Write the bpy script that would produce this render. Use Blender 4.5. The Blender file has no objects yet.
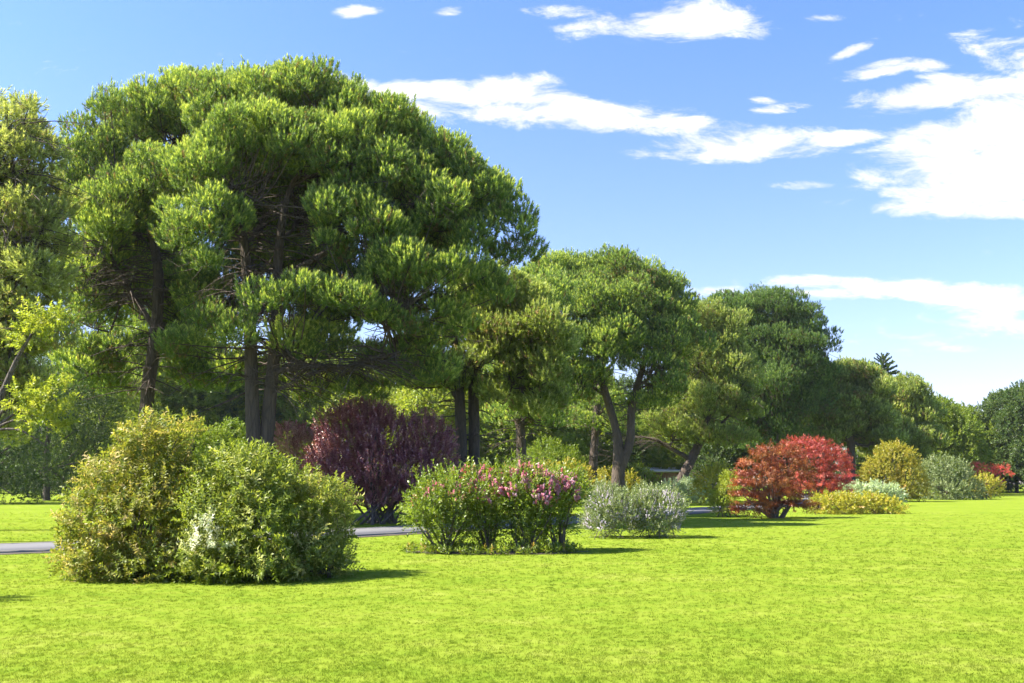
import bpy, math
import numpy as np

# ------------------------------------------------------------------ scene basics
SC = bpy.context.scene
COL = SC.collection
W_PX, H_PX = 1024.0, 683.0
F = 950.0                       # focal length in pixels
EYE = 1.6
HOR = 480.0
TH = math.atan((HOR - H_PX / 2) / F)
cT, sT = math.cos(TH), math.sin(TH)


def W(px, py, D):
    """world point that lies D metres away (along +Y) in the direction of a photo position"""
    x = (px - W_PX / 2) / F
    y = (H_PX / 2 - py) / F
    d = np.array([x, cT - y * sT, sT + y * cT])
    return np.array([0, 0, EYE]) + d * (D / d[1])


def G(px, py):
    """ground point"""
    x = (px - W_PX / 2) / F
    y = (H_PX / 2 - py) / F
    d = np.array([x, cT - y * sT, sT + y * cT])
    p = np.array([0, 0, EYE]) + d * (EYE / -d[2])
    return p


def gx(px, D):
    """X on the ground at depth D for photo column px"""
    p = W(px, 480, D)
    return p[0]


cam = bpy.data.cameras.new('camera')
cam.sensor_width = 36
cam.lens = 36 * F / W_PX
cam.clip_start = 0.1
cam.clip_end = 6000
camo = bpy.data.objects.new('camera', cam)
camo.location = (0, 0, EYE)
camo.rotation_euler = (math.radians(90) + TH, 0, 0)
COL.objects.link(camo)
SC.camera = camo
SC.render.resolution_x = 1024
SC.render.resolution_y = 683

SC.view_settings.view_transform = 'Standard'
SC.view_settings.look = 'None'
SC.view_settings.gamma = 1
SC.view_settings.exposure = 1.85
cy = SC.cycles
cy.max_bounces = 5
cy.diffuse_bounces = 3
cy.glossy_bounces = 1
cy.transmission_bounces = 4
cy.transparent_max_bounces = 4
cy.sample_clamp_indirect = 6
cy.use_denoising = True
cy.use_adaptive_sampling = True
cy.adaptive_threshold = 0.02
cy.caustics_reflective = False
cy.caustics_refractive = False

# ------------------------------------------------------------------ sun + sky
SUN_EL = math.radians(48)
SUN_A = math.radians(-7)        # how far the sun stands behind the trees (0 = exactly from the left)
sd = np.array([-math.cos(SUN_EL) * math.cos(SUN_A), math.cos(SUN_EL) * math.sin(SUN_A), math.sin(SUN_EL)])
sun = bpy.data.lights.new('sun', 'SUN')
sun.energy = 5.0
sun.angle = math.radians(0.53)
sun.color = (1.0, 0.94, 0.80)
suno = bpy.data.objects.new('sun', sun)
from mathutils import Vector
suno.rotation_euler = Vector(sd).to_track_quat('Z', 'Y').to_euler()
COL.objects.link(suno)

world = bpy.data.worlds.new("World")
SC.world = world
world.use_nodes = True
nt = world.node_tree
nt.nodes.clear()


class NB:
    """small helper for node trees"""
    def __init__(s, nt):
        s.nt = nt

    def n(s, t, **k):
        nd = s.nt.nodes.new(t)
        for a, b in k.items():
            setattr(nd, a, b)
        return nd

    def link(s, a, b):
        s.nt.links.new(a, b)

    def put(s, v, sock):
        if isinstance(v, (int, float)):
            sock.default_value = v
        elif isinstance(v, (tuple, list)):
            sock.default_value = tuple(v) if len(v) == len(sock.default_value) else tuple(v) + (1,)
        else:
            s.link(v, sock)

    def math(s, op, a, b=None, c=None, clamp=False):
        nd = s.n('ShaderNodeMath', operation=op, use_clamp=clamp)
        s.put(a, nd.inputs[0])
        if b is not None:
            s.put(b, nd.inputs[1])
        if c is not None:
            s.put(c, nd.inputs[2])
        return nd.outputs[0]

    def mix(s, f, a, b, mode='MIX'):
        nd = s.n('ShaderNodeMix', data_type='RGBA', blend_type=mode)
        s.put(f, nd.inputs['Factor'])
        s.put(a, nd.inputs[6])
        s.put(b, nd.inputs[7])
        return nd.outputs[2]

    def noise(s, vec, scale, detail=3, rough=0.5, dist=0):
        nd = s.n('ShaderNodeTexNoise')
        if vec is not None:
            s.link(vec, nd.inputs['Vector'])
        nd.inputs['Scale'].default_value = scale
        nd.inputs['Detail'].default_value = detail
        nd.inputs['Roughness'].default_value = rough
        nd.inputs['Distortion'].default_value = dist
        return nd.outputs['Fac']

    def ramp(s, fac, stops, interp='LINEAR'):
        nd = s.n('ShaderNodeValToRGB')
        cr = nd.color_ramp
        cr.interpolation = interp
        while len(cr.elements) > 1:
            cr.elements.remove(cr.elements[-1])
        cr.elements[0].position = stops[0][0]
        cr.elements[0].color = tuple(stops[0][1]) + (1,)
        for p, c in stops[1:]:
            e = cr.elements.new(p)
            e.color = tuple(c) + (1,)
        s.link(fac, nd.inputs[0])
        return nd.outputs[0]

    def mapr(s, v, a, b, c=0., d=1., smooth=False):
        nd = s.n('ShaderNodeMapRange', clamp=True)
        if smooth:
            nd.interpolation_type = 'SMOOTHSTEP'
        s.put(v, nd.inputs[0])
        for i, q in enumerate((a, b, c, d)):
            nd.inputs[i + 1].default_value = q
        return nd.outputs[0]


b = NB(nt)
sky = b.n('ShaderNodeTexSky', sky_type='NISHITA')
sky.sun_disc = False
sky.sun_elevation = SUN_EL
sky.sun_rotation = math.atan2(sd[0], sd[1])
sky.air_density = 1.0
sky.dust_density = 1.0
sky.ozone_density = 2.0
sky.altitude = 100
tc = b.n('ShaderNodeTexCoord')
sep = b.n('ShaderNodeSeparateXYZ')
b.link(tc.outputs['Generated'], sep.inputs[0])
X, Y, Z = sep.outputs
ysafe = b.math('MAXIMUM', Y, 0.05)
u = b.math('DIVIDE', X, ysafe)
v = b.math('DIVIDE', Z, ysafe)
comb = b.n('ShaderNodeCombineXYZ')
b.link(u, comb.inputs[0])
b.link(b.math('MULTIPLY', v, 2.6), comb.inputs[1])
uvv = comb.outputs[0]
n1 = b.noise(uvv, 11.0, 11, 0.68, 0.35)
n2 = b.noise(uvv, 3.0, 3, 0.5)
# clouds: (px, py, rx, ry, tilt deg, strength)
CL = [
    (455, 100, 70, 20, 0, 1.1), (520, 95, 55, 18, 0, 1.1), (540, 112, 130, 14, 3, 1.1), (620, 122, 110, 9, 2, .9), (690, 124, 36, 8, 0, .9),
    (745, 146, 80, 16, -1, 1.1), (700, 155, 55, 8, 0, .8), (715, 140, 40, 12, 6, .8), (835, 140, 50, 7, -6, 1.0), (345, 84, 40, 9, 12, .7), (405, 92, 40, 9, 0, .9), (655, 128, 60, 8, 2, .95),
    (665, 22, 75, 17, -4, 1.1), (700, 18, 50, 17, 6, 1.0), (735, 22, 45, 12, 8, 1.0), (612, 24, 50, 5, -4, .8), (560, 12, 34, 5, 0, .45),
    (358, 12, 24, 6, -4, 1.1), (445, 12, 13, 5, -10, .6), (855, 50, 22, 5, -24, .95), (820, 18, 16, 3, 0, .4),
    (885, 68, 36, 7, -12, 1.1), (925, 64, 26, 6, 0, 1), (930, 96, 72, 13, -8, 1.15), (985, 88, 50, 13, 4, 1.1), (905, 103, 45, 8, 0, .9),
    (985, 150, 95, 30, -3, 1.2), (975, 185, 90, 28, 2, 1.2), (1040, 130, 90, 45, 0, 1.3), (935, 200, 40, 10, 0, .9), (1000, 208, 130, 10, 1, 1.1),
    (900, 288, 110, 9, 2, 1.1), (975, 297, 110, 9, 4, 1.1), (850, 281, 60, 5, 2, .9), (800, 293, 70, 5, 0, .8), (720, 291, 30, 4, 0, .6),
    (1005, 322, 55, 9, 10, .7), (965, 349, 22, 4, 0, .9), (805, 185, 22, 4, 0, .6), (780, 108, 24, 5, -5, .8), (765, 101, 14, 4, 0, .7), (945, 330, 60, 12, 0, .3),
    (1250, 60, 220, 40, 0, 1), (1300, 230, 200, 30, 0, 1),
]
tot = None
for (px, py, rx, ry, tilt, st) in CL:
    p = W(px, py, 1.0)
    u0, v0 = p[0], p[2] - EYE
    du = b.math('SUBTRACT', u, u0)
    dv = b.math('SUBTRACT', v, v0)
    c, s_ = math.cos(math.radians(tilt)), math.sin(math.radians(tilt))
    a1 = b.math('ADD', b.math('MULTIPLY', du, c * F / rx), b.math('MULTIPLY', dv, -s_ * F / rx))
    a2 = b.math('ADD', b.math('MULTIPLY', du, s_ * F / ry), b.math('MULTIPLY', dv, c * F / ry))
    r2 = b.math('ADD', b.math('MULTIPLY', a1, a1), b.math('MULTIPLY', a2, a2))
    val = b.math('MULTIPLY', b.math('SUBTRACT', 1.0, b.math('MULTIPLY', r2, 0.6)), st)
    val = b.math('MAXIMUM', val, -1.0)
    tot = val if tot is None else b.math('MAXIMUM', tot, val)
nn = b.math('MULTIPLY', b.math('SUBTRACT', n1, 0.505), 5.4)
nn2 = b.math('MULTIPLY', b.math('SUBTRACT', n2, 0.5), .7)
field = b.math('ADD', b.math('ADD', tot, nn), nn2)
mask = b.mapr(field, -0.25, 1.15, smooth=True)
# faint streaks everywhere in front of the viewer
front = b.mapr(Y, 0.05, 0.2)
mask = b.math('MULTIPLY', mask, front)
tint_ = b.ramp(b.mapr(v, 0.0, 0.5), [(0, (1.10, .93, 1.08)), (.35, (1.0, .98, 1.24)), (1, (.80, .98, 1.42))])
skyc = b.mix(1.0, sky.outputs[0], tint_, 'MULTIPLY')
cloudc = b.mix(b.mapr(n1, 0.35, 0.65), (4.3, 4.35, 4.6), (5.2, 5.2, 5.3))
skym = b.mix(mask, skyc, cloudc)
bg = b.n('ShaderNodeBackground')
b.link(skym, bg.inputs['Color'])
bg.inputs['Strength'].default_value = 0.070
out = b.n('ShaderNodeOutputWorld')
b.link(bg.outputs[0], out.inputs[0])


# ------------------------------------------------------------------ materials
def new_mat(name):
    m = bpy.data.materials.new(name)
    m.use_nodes = True
    m.node_tree.nodes.clear()
    return m, NB(m.node_tree)


def leaf_mat(name, stops, trans=0.35, gloss=0.06, rough=0.45, patch=0.0, patchcol=(0.2, 0.15, 0.05), tcol=1.25, patchscale=0.8):
    """stops: ramp over the per-leaf tint: random, plus painted tip brightness on pine shoots"""
    m, b = new_mat(name)
    at = b.n('ShaderNodeAttribute', attribute_name='tint', attribute_type='GEOMETRY')
    col = b.ramp(at.outputs['Fac'], stops)
    if patch > 0:
        g = b.n('ShaderNodeNewGeometry')
        nz = b.noise(g.outputs['Position'], patchscale, 2)
        col = b.mix(b.math('MULTIPLY', b.mapr(nz, 0.45, 0.65), patch), col, patchcol)
    d = b.n('ShaderNodeBsdfDiffuse')
    b.link(col, d.inputs[0])
    t = b.n('ShaderNodeBsdfTranslucent')
    b.link(b.mix(1.0, col, (tcol * 1.3, tcol * 1.3, tcol * 0.7), 'MULTIPLY'), t.inputs[0])
    mx = b.n('ShaderNodeMixShader')
    mx.inputs[0].default_value = trans
    b.link(d.outputs[0], mx.inputs[1])
    b.link(t.outputs[0], mx.inputs[2])
    gl = b.n('ShaderNodeBsdfGlossy')
    gl.inputs['Roughness'].default_value = rough
    gl.inputs[0].default_value = (1, 1, 1, 1)
    m2 = b.n('ShaderNodeMixShader')
    m2.inputs[0].default_value = gloss
    b.link(mx.outputs[0], m2.inputs[1])
    b.link(gl.outputs[0], m2.inputs[2])
    o = b.n('ShaderNodeOutputMaterial')
    b.link(m2.outputs[0], o.inputs[0])
    return m


def bark_mat(name, c1, c2, scale=6):
    m, b = new_mat(name)
    tc = b.n('ShaderNodeTexCoord')
    mp = b.n('ShaderNodeMapping')
    mp.inputs['Scale'].default_value = (1, 1, 0.16)
    b.link(tc.outputs['Object'], mp.inputs[0])
    n1 = b.noise(mp.outputs[0], scale * 2.2, 5, 0.65)
    vo = b.n('ShaderNodeTexVoronoi', feature='DISTANCE_TO_EDGE')
    vo.inputs['Scale'].default_value = scale * 1.6
    b.link(mp.outputs[0], vo.inputs['Vector'])
    crack = b.mapr(vo.outputs['Distance'], 0.0, 0.12)
    col = b.mix(n1, c1, c2)
    col = b.mix(b.mapr(b.math('ADD', crack, b.math('MULTIPLY', n1, .6)), .2, 1.2, 0.6, 0.0), col, (0.03, 0.022, 0.018))
    p = b.n('ShaderNodeBsdfPrincipled')
    b.link(col, p.inputs['Base Color'])
    p.inputs['Roughness'].default_value = 0.9
    bp = b.n('ShaderNodeBump')
    bp.inputs['Strength'].default_value = 0.7
    bp.inputs['Distance'].default_value = 0.04
    b.link(b.math('ADD', crack, n1), bp.inputs['Height'])
    b.link(bp.outputs[0], p.inputs['Normal'])
    o = b.n('ShaderNodeOutputMaterial')
    b.link(p.outputs[0], o.inputs[0])
    return m


def plain_mat(name, col, col2=None, rough=0.8, scale=5):
    m, b = new_mat(name)
    tc = b.n('ShaderNodeTexCoord')
    n1 = b.noise(tc.outputs['Object'], scale, 5, 0.6)
    p = b.n('ShaderNodeBsdfPrincipled')
    b.link(b.mix(n1, col, col2 or tuple(c * 0.6 for c in col)), p.inputs['Base Color'])
    p.inputs['Roughness'].default_value = rough
    o = b.n('ShaderNodeOutputMaterial')
    b.link(p.outputs[0], o.inputs[0])
    return m


M = {}
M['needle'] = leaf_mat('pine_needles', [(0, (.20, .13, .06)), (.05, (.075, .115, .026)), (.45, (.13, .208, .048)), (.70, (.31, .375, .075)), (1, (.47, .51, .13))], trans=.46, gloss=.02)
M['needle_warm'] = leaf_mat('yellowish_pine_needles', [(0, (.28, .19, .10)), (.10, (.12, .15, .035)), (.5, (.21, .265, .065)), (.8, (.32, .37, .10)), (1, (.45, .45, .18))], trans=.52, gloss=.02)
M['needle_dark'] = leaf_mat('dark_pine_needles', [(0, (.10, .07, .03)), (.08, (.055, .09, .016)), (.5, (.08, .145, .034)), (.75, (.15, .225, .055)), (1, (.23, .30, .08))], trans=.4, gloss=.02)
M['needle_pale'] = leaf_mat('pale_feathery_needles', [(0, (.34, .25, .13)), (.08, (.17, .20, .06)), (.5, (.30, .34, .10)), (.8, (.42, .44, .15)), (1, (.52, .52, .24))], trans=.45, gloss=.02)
M['broad'] = leaf_mat('green_leaves', [(0, (.08, .12, .014)), (.5, (.14, .20, .02)), (1, (.25, .28, .04))], trans=.42, gloss=.02)
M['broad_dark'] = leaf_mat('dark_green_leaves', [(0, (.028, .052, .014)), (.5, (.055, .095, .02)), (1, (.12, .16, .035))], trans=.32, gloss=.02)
M['yellow'] = leaf_mat('yellow_green_leaves', [(0, (.13, .18, .02)), (.5, (.25, .29, .035)), (1, (.40, .40, .07))], trans=.45, gloss=.02)
M['bronze'] = leaf_mat('bronze_tipped_leaves', [(0, (.09, .13, .015)), (.42, (.17, .20, .025)), (.68, (.27, .26, .045)), (.87, (.40, .31, .10)), (1, (.48, .38, .20))], trans=.42, gloss=.02, rough=.5)
M['shrub'] = leaf_mat('shrub_leaves', [(0, (.09, .13, .016)), (.5, (.175, .22, .028)), (.8, (.32, .34, .07)), (1, (.46, .43, .17))], trans=.42, gloss=.02, rough=.5)
M['cream'] = leaf_mat('cream_edged_leaves', [(0, (.11, .15, .02)), (.5, (.22, .25, .045)), (.8, (.42, .38, .13)), (1, (.54, .46, .26))], trans=.42, gloss=.02, rough=.5)
M['white'] = leaf_mat('white_green_leaves', [(0, (.2, .26, .08)), (.5, (.42, .44, .26)), (1, (.62, .6, .48))], trans=.35, gloss=.03)
M['plum'] = leaf_mat('purple_plum_leaves', [(0, (.11, .03, .04)), (.5, (.26, .075, .095)), (.85, (.44, .20, .20)), (1, (.55, .3, .3))], trans=.3, gloss=.06, rough=.4, tcol=1.0)
M['myrtle'] = leaf_mat('myrtle_leaves', [(0, (.08, .12, .012)), (.5, (.14, .195, .02)), (.9, (.23, .29, .03)), (1, (.38, .26, .08))], trans=.42, gloss=.03)
M['pink'] = leaf_mat('pink_blossom', [(0, (.55, .12, .17)), (.4, (.66, .24, .32)), (.8, (.68, .36, .50)), (1, (.75, .55, .66))], trans=.4, gloss=.01, tcol=.9)
M['sage'] = leaf_mat('grey_green_leaves', [(0, (.14, .19, .06)), (.5, (.26, .31, .12)), (1, (.42, .45, .24))], trans=.35, gloss=.03)
M['lilac'] = leaf_mat('pale_lilac_blossom', [(0, (.40, .34, .46)), (.5, (.55, .48, .60)), (1, (.68, .64, .70))], trans=.35, gloss=.01, tcol=.9)
M['maple'] = leaf_mat('red_maple_leaves', [(0, (.08, .024, .016)), (.45, (.21, .055, .03)), (.8, (.43, .12, .055)), (1, (.40, .22, .05))], trans=.42, gloss=.02, tcol=1.0, patch=.5, patchcol=(.26, .14, .03), patchscale=.9)
M['maple_red'] = leaf_mat('scarlet_maple_leaves', [(0, (.4, .03, .04)), (.5, (.62, .07, .08)), (1, (.7, .22, .14))], trans=.42, gloss=.02, tcol=1.0)
M['gold'] = leaf_mat('golden_leaves', [(0, (.16, .17, .02)), (.4, (.26, .25, .03)), (.8, (.38, .31, .05)), (1, (.46, .27, .08))], trans=.42, gloss=.02)
M['ochre'] = leaf_mat('ochre_leaves', [(0, (.16, .19, .02)), (.4, (.30, .30, .035)), (.8, (.45, .38, .05)), (1, (.48, .27, .18))], trans=.4, gloss=.02)
M['silver'] = leaf_mat('silvery_leaves', [(0, (.2, .28, .14)), (.5, (.36, .44, .26)), (1, (.55, .6, .42))], trans=.35, gloss=.03)
M['bark'] = bark_mat('pine_bark', (.05, .034, .025), (.11, .078, .058), 5)
M['maple_coral'] = leaf_mat('coral_red_maple_leaves', [(0, (.15, .024, .028)), (.45, (.35, .055, .05)), (.8, (.54, .125, .085)), (1, (.5, .2, .09))], trans=.4, gloss=.02, tcol=1.0)
M['lightgreen'] = leaf_mat('light_green_leaves', [(0, (.13, .18, .018)), (.5, (.21, .26, .03)), (1, (.34, .34, .06))], trans=.42, gloss=.02)
M['sage_dark'] = leaf_mat('deep_grey_green_leaves', [(0, (.09, .13, .045)), (.5, (.175, .22, .085)), (1, (.32, .35, .18))], trans=.35, gloss=.03)
M['bark_dark'] = bark_mat('dark_bark', (.07, .055, .045), (.13, .10, .08), 5)
M['stem'] = bark_mat('shrub_stem_bark', (.10, .075, .05), (.18, .14, .10), 14)


# ------------------------------------------------------------------ mesh tools
def unit(a):
    a = np.asarray(a, float)
    return a / np.maximum(np.linalg.norm(a, axis=-1, keepdims=True), 1e-9)


def frames(d, roll):
    d = unit(d)
    ref = np.where(np.abs(d[:, 2:3]) > 0.95, np.array([[1., 0, 0]]), np.array([[0, 0, 1.]]))
    x = unit(np.cross(ref, d))
    y = np.cross(d, x)
    c, s = np.cos(roll)[:, None], np.sin(roll)[:, None]
    x2 = x * c + y * s
    y2 = -x * s + y * c
    return np.stack([x2, y2, d], axis=2)      # columns


class Acc:
    def __init__(s):
        s.v, s.f, s.t, s.n = [], [], [], 0

    def put(s, tpl, pos, d, scale, tint, rng, roll=None, jit=0.10):
        V, Fc = tpl[0], tpl[1]
        ft = tpl[2][None] if len(tpl) > 2 else 0
        n = len(pos)
        if n == 0:
            return
        roll = rng.uniform(0, 2 * np.pi, n) if roll is None else roll
        R = frames(d, roll)
        vv = np.einsum('nij,kj->nki', R, V) * np.asarray(scale).reshape(-1, 1, 1) + pos[:, None, :]
        ff = Fc[None] + (np.arange(n) * len(V))[:, None, None] + s.n
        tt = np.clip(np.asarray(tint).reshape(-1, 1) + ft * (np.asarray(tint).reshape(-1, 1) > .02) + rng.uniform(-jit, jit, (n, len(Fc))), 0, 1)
        s.v.append(vv.reshape(-1, 3).astype(np.float32))
        s.f.append(ff.reshape(-1, Fc.shape[1]).astype(np.int32))
        s.t.append(tt.reshape(-1).astype(np.float32))
        s.n += n * len(V)

    def build(s, name, mat, parent=None, smooth=False):
        v = np.concatenate(s.v)
        f = np.concatenate(s.f)
        t = np.concatenate(s.t)
        return link_mesh(name, v, f, mat, parent, t, smooth)


def link_mesh(name, v, f, mat, parent=None, tint=None, smooth=False):
    me = bpy.data.meshes.new(name)
    k = f.shape[1]
    me.vertices.add(len(v))
    me.vertices.foreach_set('co', np.ascontiguousarray(v, dtype=np.float32).ravel())
    me.loops.add(f.size)
    me.loops.foreach_set('vertex_index', np.ascontiguousarray(f, dtype=np.int32).ravel())
    me.polygons.add(len(f))
    me.polygons.foreach_set('loop_start', np.arange(0, f.size, k, dtype=np.int32))
    if tint is not None:
        at = me.attributes.new('tint', 'FLOAT', 'FACE')
        at.data.foreach_set('value', np.ascontiguousarray(tint, dtype=np.float32))
    me.update(calc_edges=True)
    if smooth:
        me.polygons.foreach_set('use_smooth', np.ones(len(f), dtype=bool))
    me.materials.append(mat)
    o = bpy.data.objects.new(name, me)
    COL.objects.link(o)
    if parent is not None:
        # child geometry is given in world coordinates: move into the parent's frame
        off = np.array(parent.location, dtype=np.float32)
        co = np.ascontiguousarray(v, dtype=np.float32) - off
        me.vertices.foreach_set('co', co.ravel())
        me.update()
        o.parent = parent
    return o


def tag(o, label, cat, group=None, kind=None):
    if label:
        o['label'] = label
    if cat:
        o['category'] = cat
    if group:
        o['group'] = group
    if kind:
        o['kind'] = kind
    return o


def thing(name, loc, label, cat, group=None):
    o = bpy.data.objects.new(name, None)
    o.location = (float(loc[0]), float(loc[1]), float(loc[2]) if len(loc) > 2 else 0.0)
    o.empty_display_size = 0.3
    COL.objects.link(o)
    return tag(o, label, cat, group)


def tube_arrays(pts, radii, sides=8, rough=0.0, rng=None, cap=True):
    pts = np.asarray(pts, float)
    n = len(pts)
    tan = np.gradient(pts, axis=0)
    tan = unit(tan)
    ref = np.array([0.0, 1.0, 0.1]) if abs(tan[0, 2]) > 0.5 else np.array([0, 0, 1.])
    x = unit(np.cross(np.tile(ref, (n, 1)), tan))
    y = np.cross(tan, x)
    a = np.linspace(0, 2 * np.pi, sides, endpoint=False)
    r = np.asarray(radii, float)[:, None]
    if rough and rng is not None:
        r = r * (1 + rng.uniform(-rough, rough, (n, sides)))
    ring = pts[:, None, :] + (np.cos(a)[None, :, None] * x[:, None, :] + np.sin(a)[None, :, None] * y[:, None, :]) * np.broadcast_to(r, (n, sides))[:, :, None]
    v = ring.reshape(-1, 3)
    i = np.arange(n - 1)[:, None] * sides
    j = np.arange(sides)[None, :]
    jn = (j + 1) % sides
    f = np.stack([i + j, i + jn, i + sides + jn, i + sides + j], axis=2).reshape(-1, 4)
    return v, f


def smooth_path(pts, n):
    pts = np.asarray(pts, float)
    m = len(pts)
    if m == 2:
        t = np.linspace(0, 1, n)[:, None]
        return pts[0] * (1 - t) + pts[1] * t
    P = np.vstack([2 * pts[0] - pts[1], pts, 2 * pts[-1] - pts[-2]])
    out = []
    for t in np.linspace(0, m - 1 - 1e-6, n):
        k = int(t)
        s = t - k
        p0, p1, p2, p3 = P[k], P[k + 1], P[k + 2], P[k + 3]
        out.append(0.5 * ((2 * p1) + (-p0 + p2) * s + (2 * p0 - 5 * p1 + 4 * p2 - p3) * s * s + (-p0 + 3 * p1 - 3 * p2 + p3) * s ** 3))
    return np.array(out)


class Wood:
    def __init__(s, rng):
        s.v, s.f, s.n, s.rng = [], [], 0, rng

    def tube(s, pts, radii, sides=8, rough=0.0, n=None):
        if n is not None:
            m = len(pts)
            rr = np.interp(np.linspace(0, m - 1, n), np.arange(m), radii)
            pts = smooth_path(pts, n)
            radii = rr
        v, f = tube_arrays(pts, radii, sides, rough, s.rng)
        s.v.append(v)
        s.f.append(f + s.n)
        s.n += len(v)

    def build(s, name, mat, parent):
        return link_mesh(name, np.concatenate(s.v), np.concatenate(s.f), mat, parent, None, True)


# ------------------------------------------------------------------ templates
def tpl_shoot(nb, L, nl, w, seed=0, spread=1.0):
    """bottle-brush pine shoot along +Z made of thin needles"""
    r = np.random.default_rng(seed)
    v, f, ft = [], [], []
    for i in range(nb):
        t = (i + .5) / nb
        ft.append(-.15 + .58 * t * t)  # tip needles younger and lighter; sunlit tip brightness also painted into the tint
        az = i * 2.39996 + r.uniform(-.3, .3)
        ang = (1.15 - 0.85 * t) * spread + r.uniform(-.15, .15)
        d = np.array([math.sin(ang) * math.cos(az), math.sin(ang) * math.sin(az), math.cos(ang)])
        base = np.array([0, 0, L * (t * 0.95)])
        side = unit(np.cross(d, r.normal(size=3))) * w / 2
        l = nl * r.uniform(.8, 1.15)
        k = len(v)
        v += [base - side, base + side, base + d * l]
        f.append([k, k + 1, k + 2])
    return np.array(v), np.array(f), np.array(ft)


def tpl_twig(nleaf, L, ll, lw, seed=0, ang0=1.1, droop=0.25, tipangle=.4, fold=.15):
    """leafy twig along +Z with pointed folded leaves"""
    r = np.random.default_rng(seed)
    v, f = [], []
    for i in range(nleaf):
        t = (i + .5) / nleaf
        az = i * 2.39996 + r.uniform(-.5, .5)
        ang = ang0 * (1 - t) + tipangle * t + r.uniform(-.25, .25)
        d = np.array([math.sin(ang) * math.cos(az), math.sin(ang) * math.sin(az), math.cos(ang)])
        base = np.array([0, 0, L * t])
        up = unit(np.array([0, 0, 1.]) + r.normal(size=3) * .35)
        side = unit(np.cross(d, up))
        nrm = unit(np.cross(side, d))
        l = ll * r.uniform(.7, 1.15)
        wv = lw * r.uniform(.8, 1.15)
        mid = base + d * l * .45 + nrm * fold * wv
        tip = base + d * l - nrm * droop * l
        k = len(v)
        v += [base, mid - side * wv / 2, tip, mid + side * wv / 2]
        f.append([k, k + 1, k + 2, k + 3])
    return np.array(v), np.array(f)


def sphere_dirs(n, rng, zmin=-1.0, zmax=1.0):
    z = rng.uniform(zmin, zmax, n)
    a = rng.uniform(0, 2 * np.pi, n)
    r = np.sqrt(1 - z * z)
    return np.stack([r * np.cos(a), r * np.sin(a), z], axis=1)


def blue(dirs, pos, mind):
    """drop points closer than mind (greedy, grid based)"""
    keep, cells = [], {}
    c = mind
    for i, p in enumerate(pos):
        k = (int(p[0] // c), int(p[1] // c), int(p[2] // c))
        ok = True
        for a in (-1, 0, 1):
            for b_ in (-1, 0, 1):
                for c_ in (-1, 0, 1):
                    for q in cells.get((k[0] + a, k[1] + b_, k[2] + c_), ()):
                        if ((p - pos[q]) ** 2).sum() < mind * mind:
                            ok = False
                            break
                    if not ok:
                        break
                if not ok:
                    break
            if not ok:
                break
        if ok:
            keep.append(i)
            cells.setdefault(k, []).append(i)
    return np.array(keep, int)


def px_lobe(px, py, rx, ry, D, ryd=None):
    """ellipsoid (centre, radii) of real size from an outline seen at distance D"""
    c = W(px, py, D)
    a = abs(W(px + rx, py, D)[0] - c[0])
    h = abs(W(px, py - ry, D)[2] - c[2])
    return np.concatenate([c, [a, ryd if ryd else a, h]])


def inside(p, lobes, skip, k=0.75):
    for i, l in enumerate(lobes):
        if i == skip:
            continue
        q = (p - l[:3]) / (l[3:] * k)
        if (q * q).sum() < 1:
            return True
    return False


# ------------------------------------------------------------------ pines
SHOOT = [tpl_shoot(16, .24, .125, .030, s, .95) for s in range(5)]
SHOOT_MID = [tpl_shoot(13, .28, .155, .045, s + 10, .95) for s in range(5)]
SHOOT_FAR = [tpl_shoot(11, .42, .26, .085, s + 20, .95) for s in range(5)]


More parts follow.
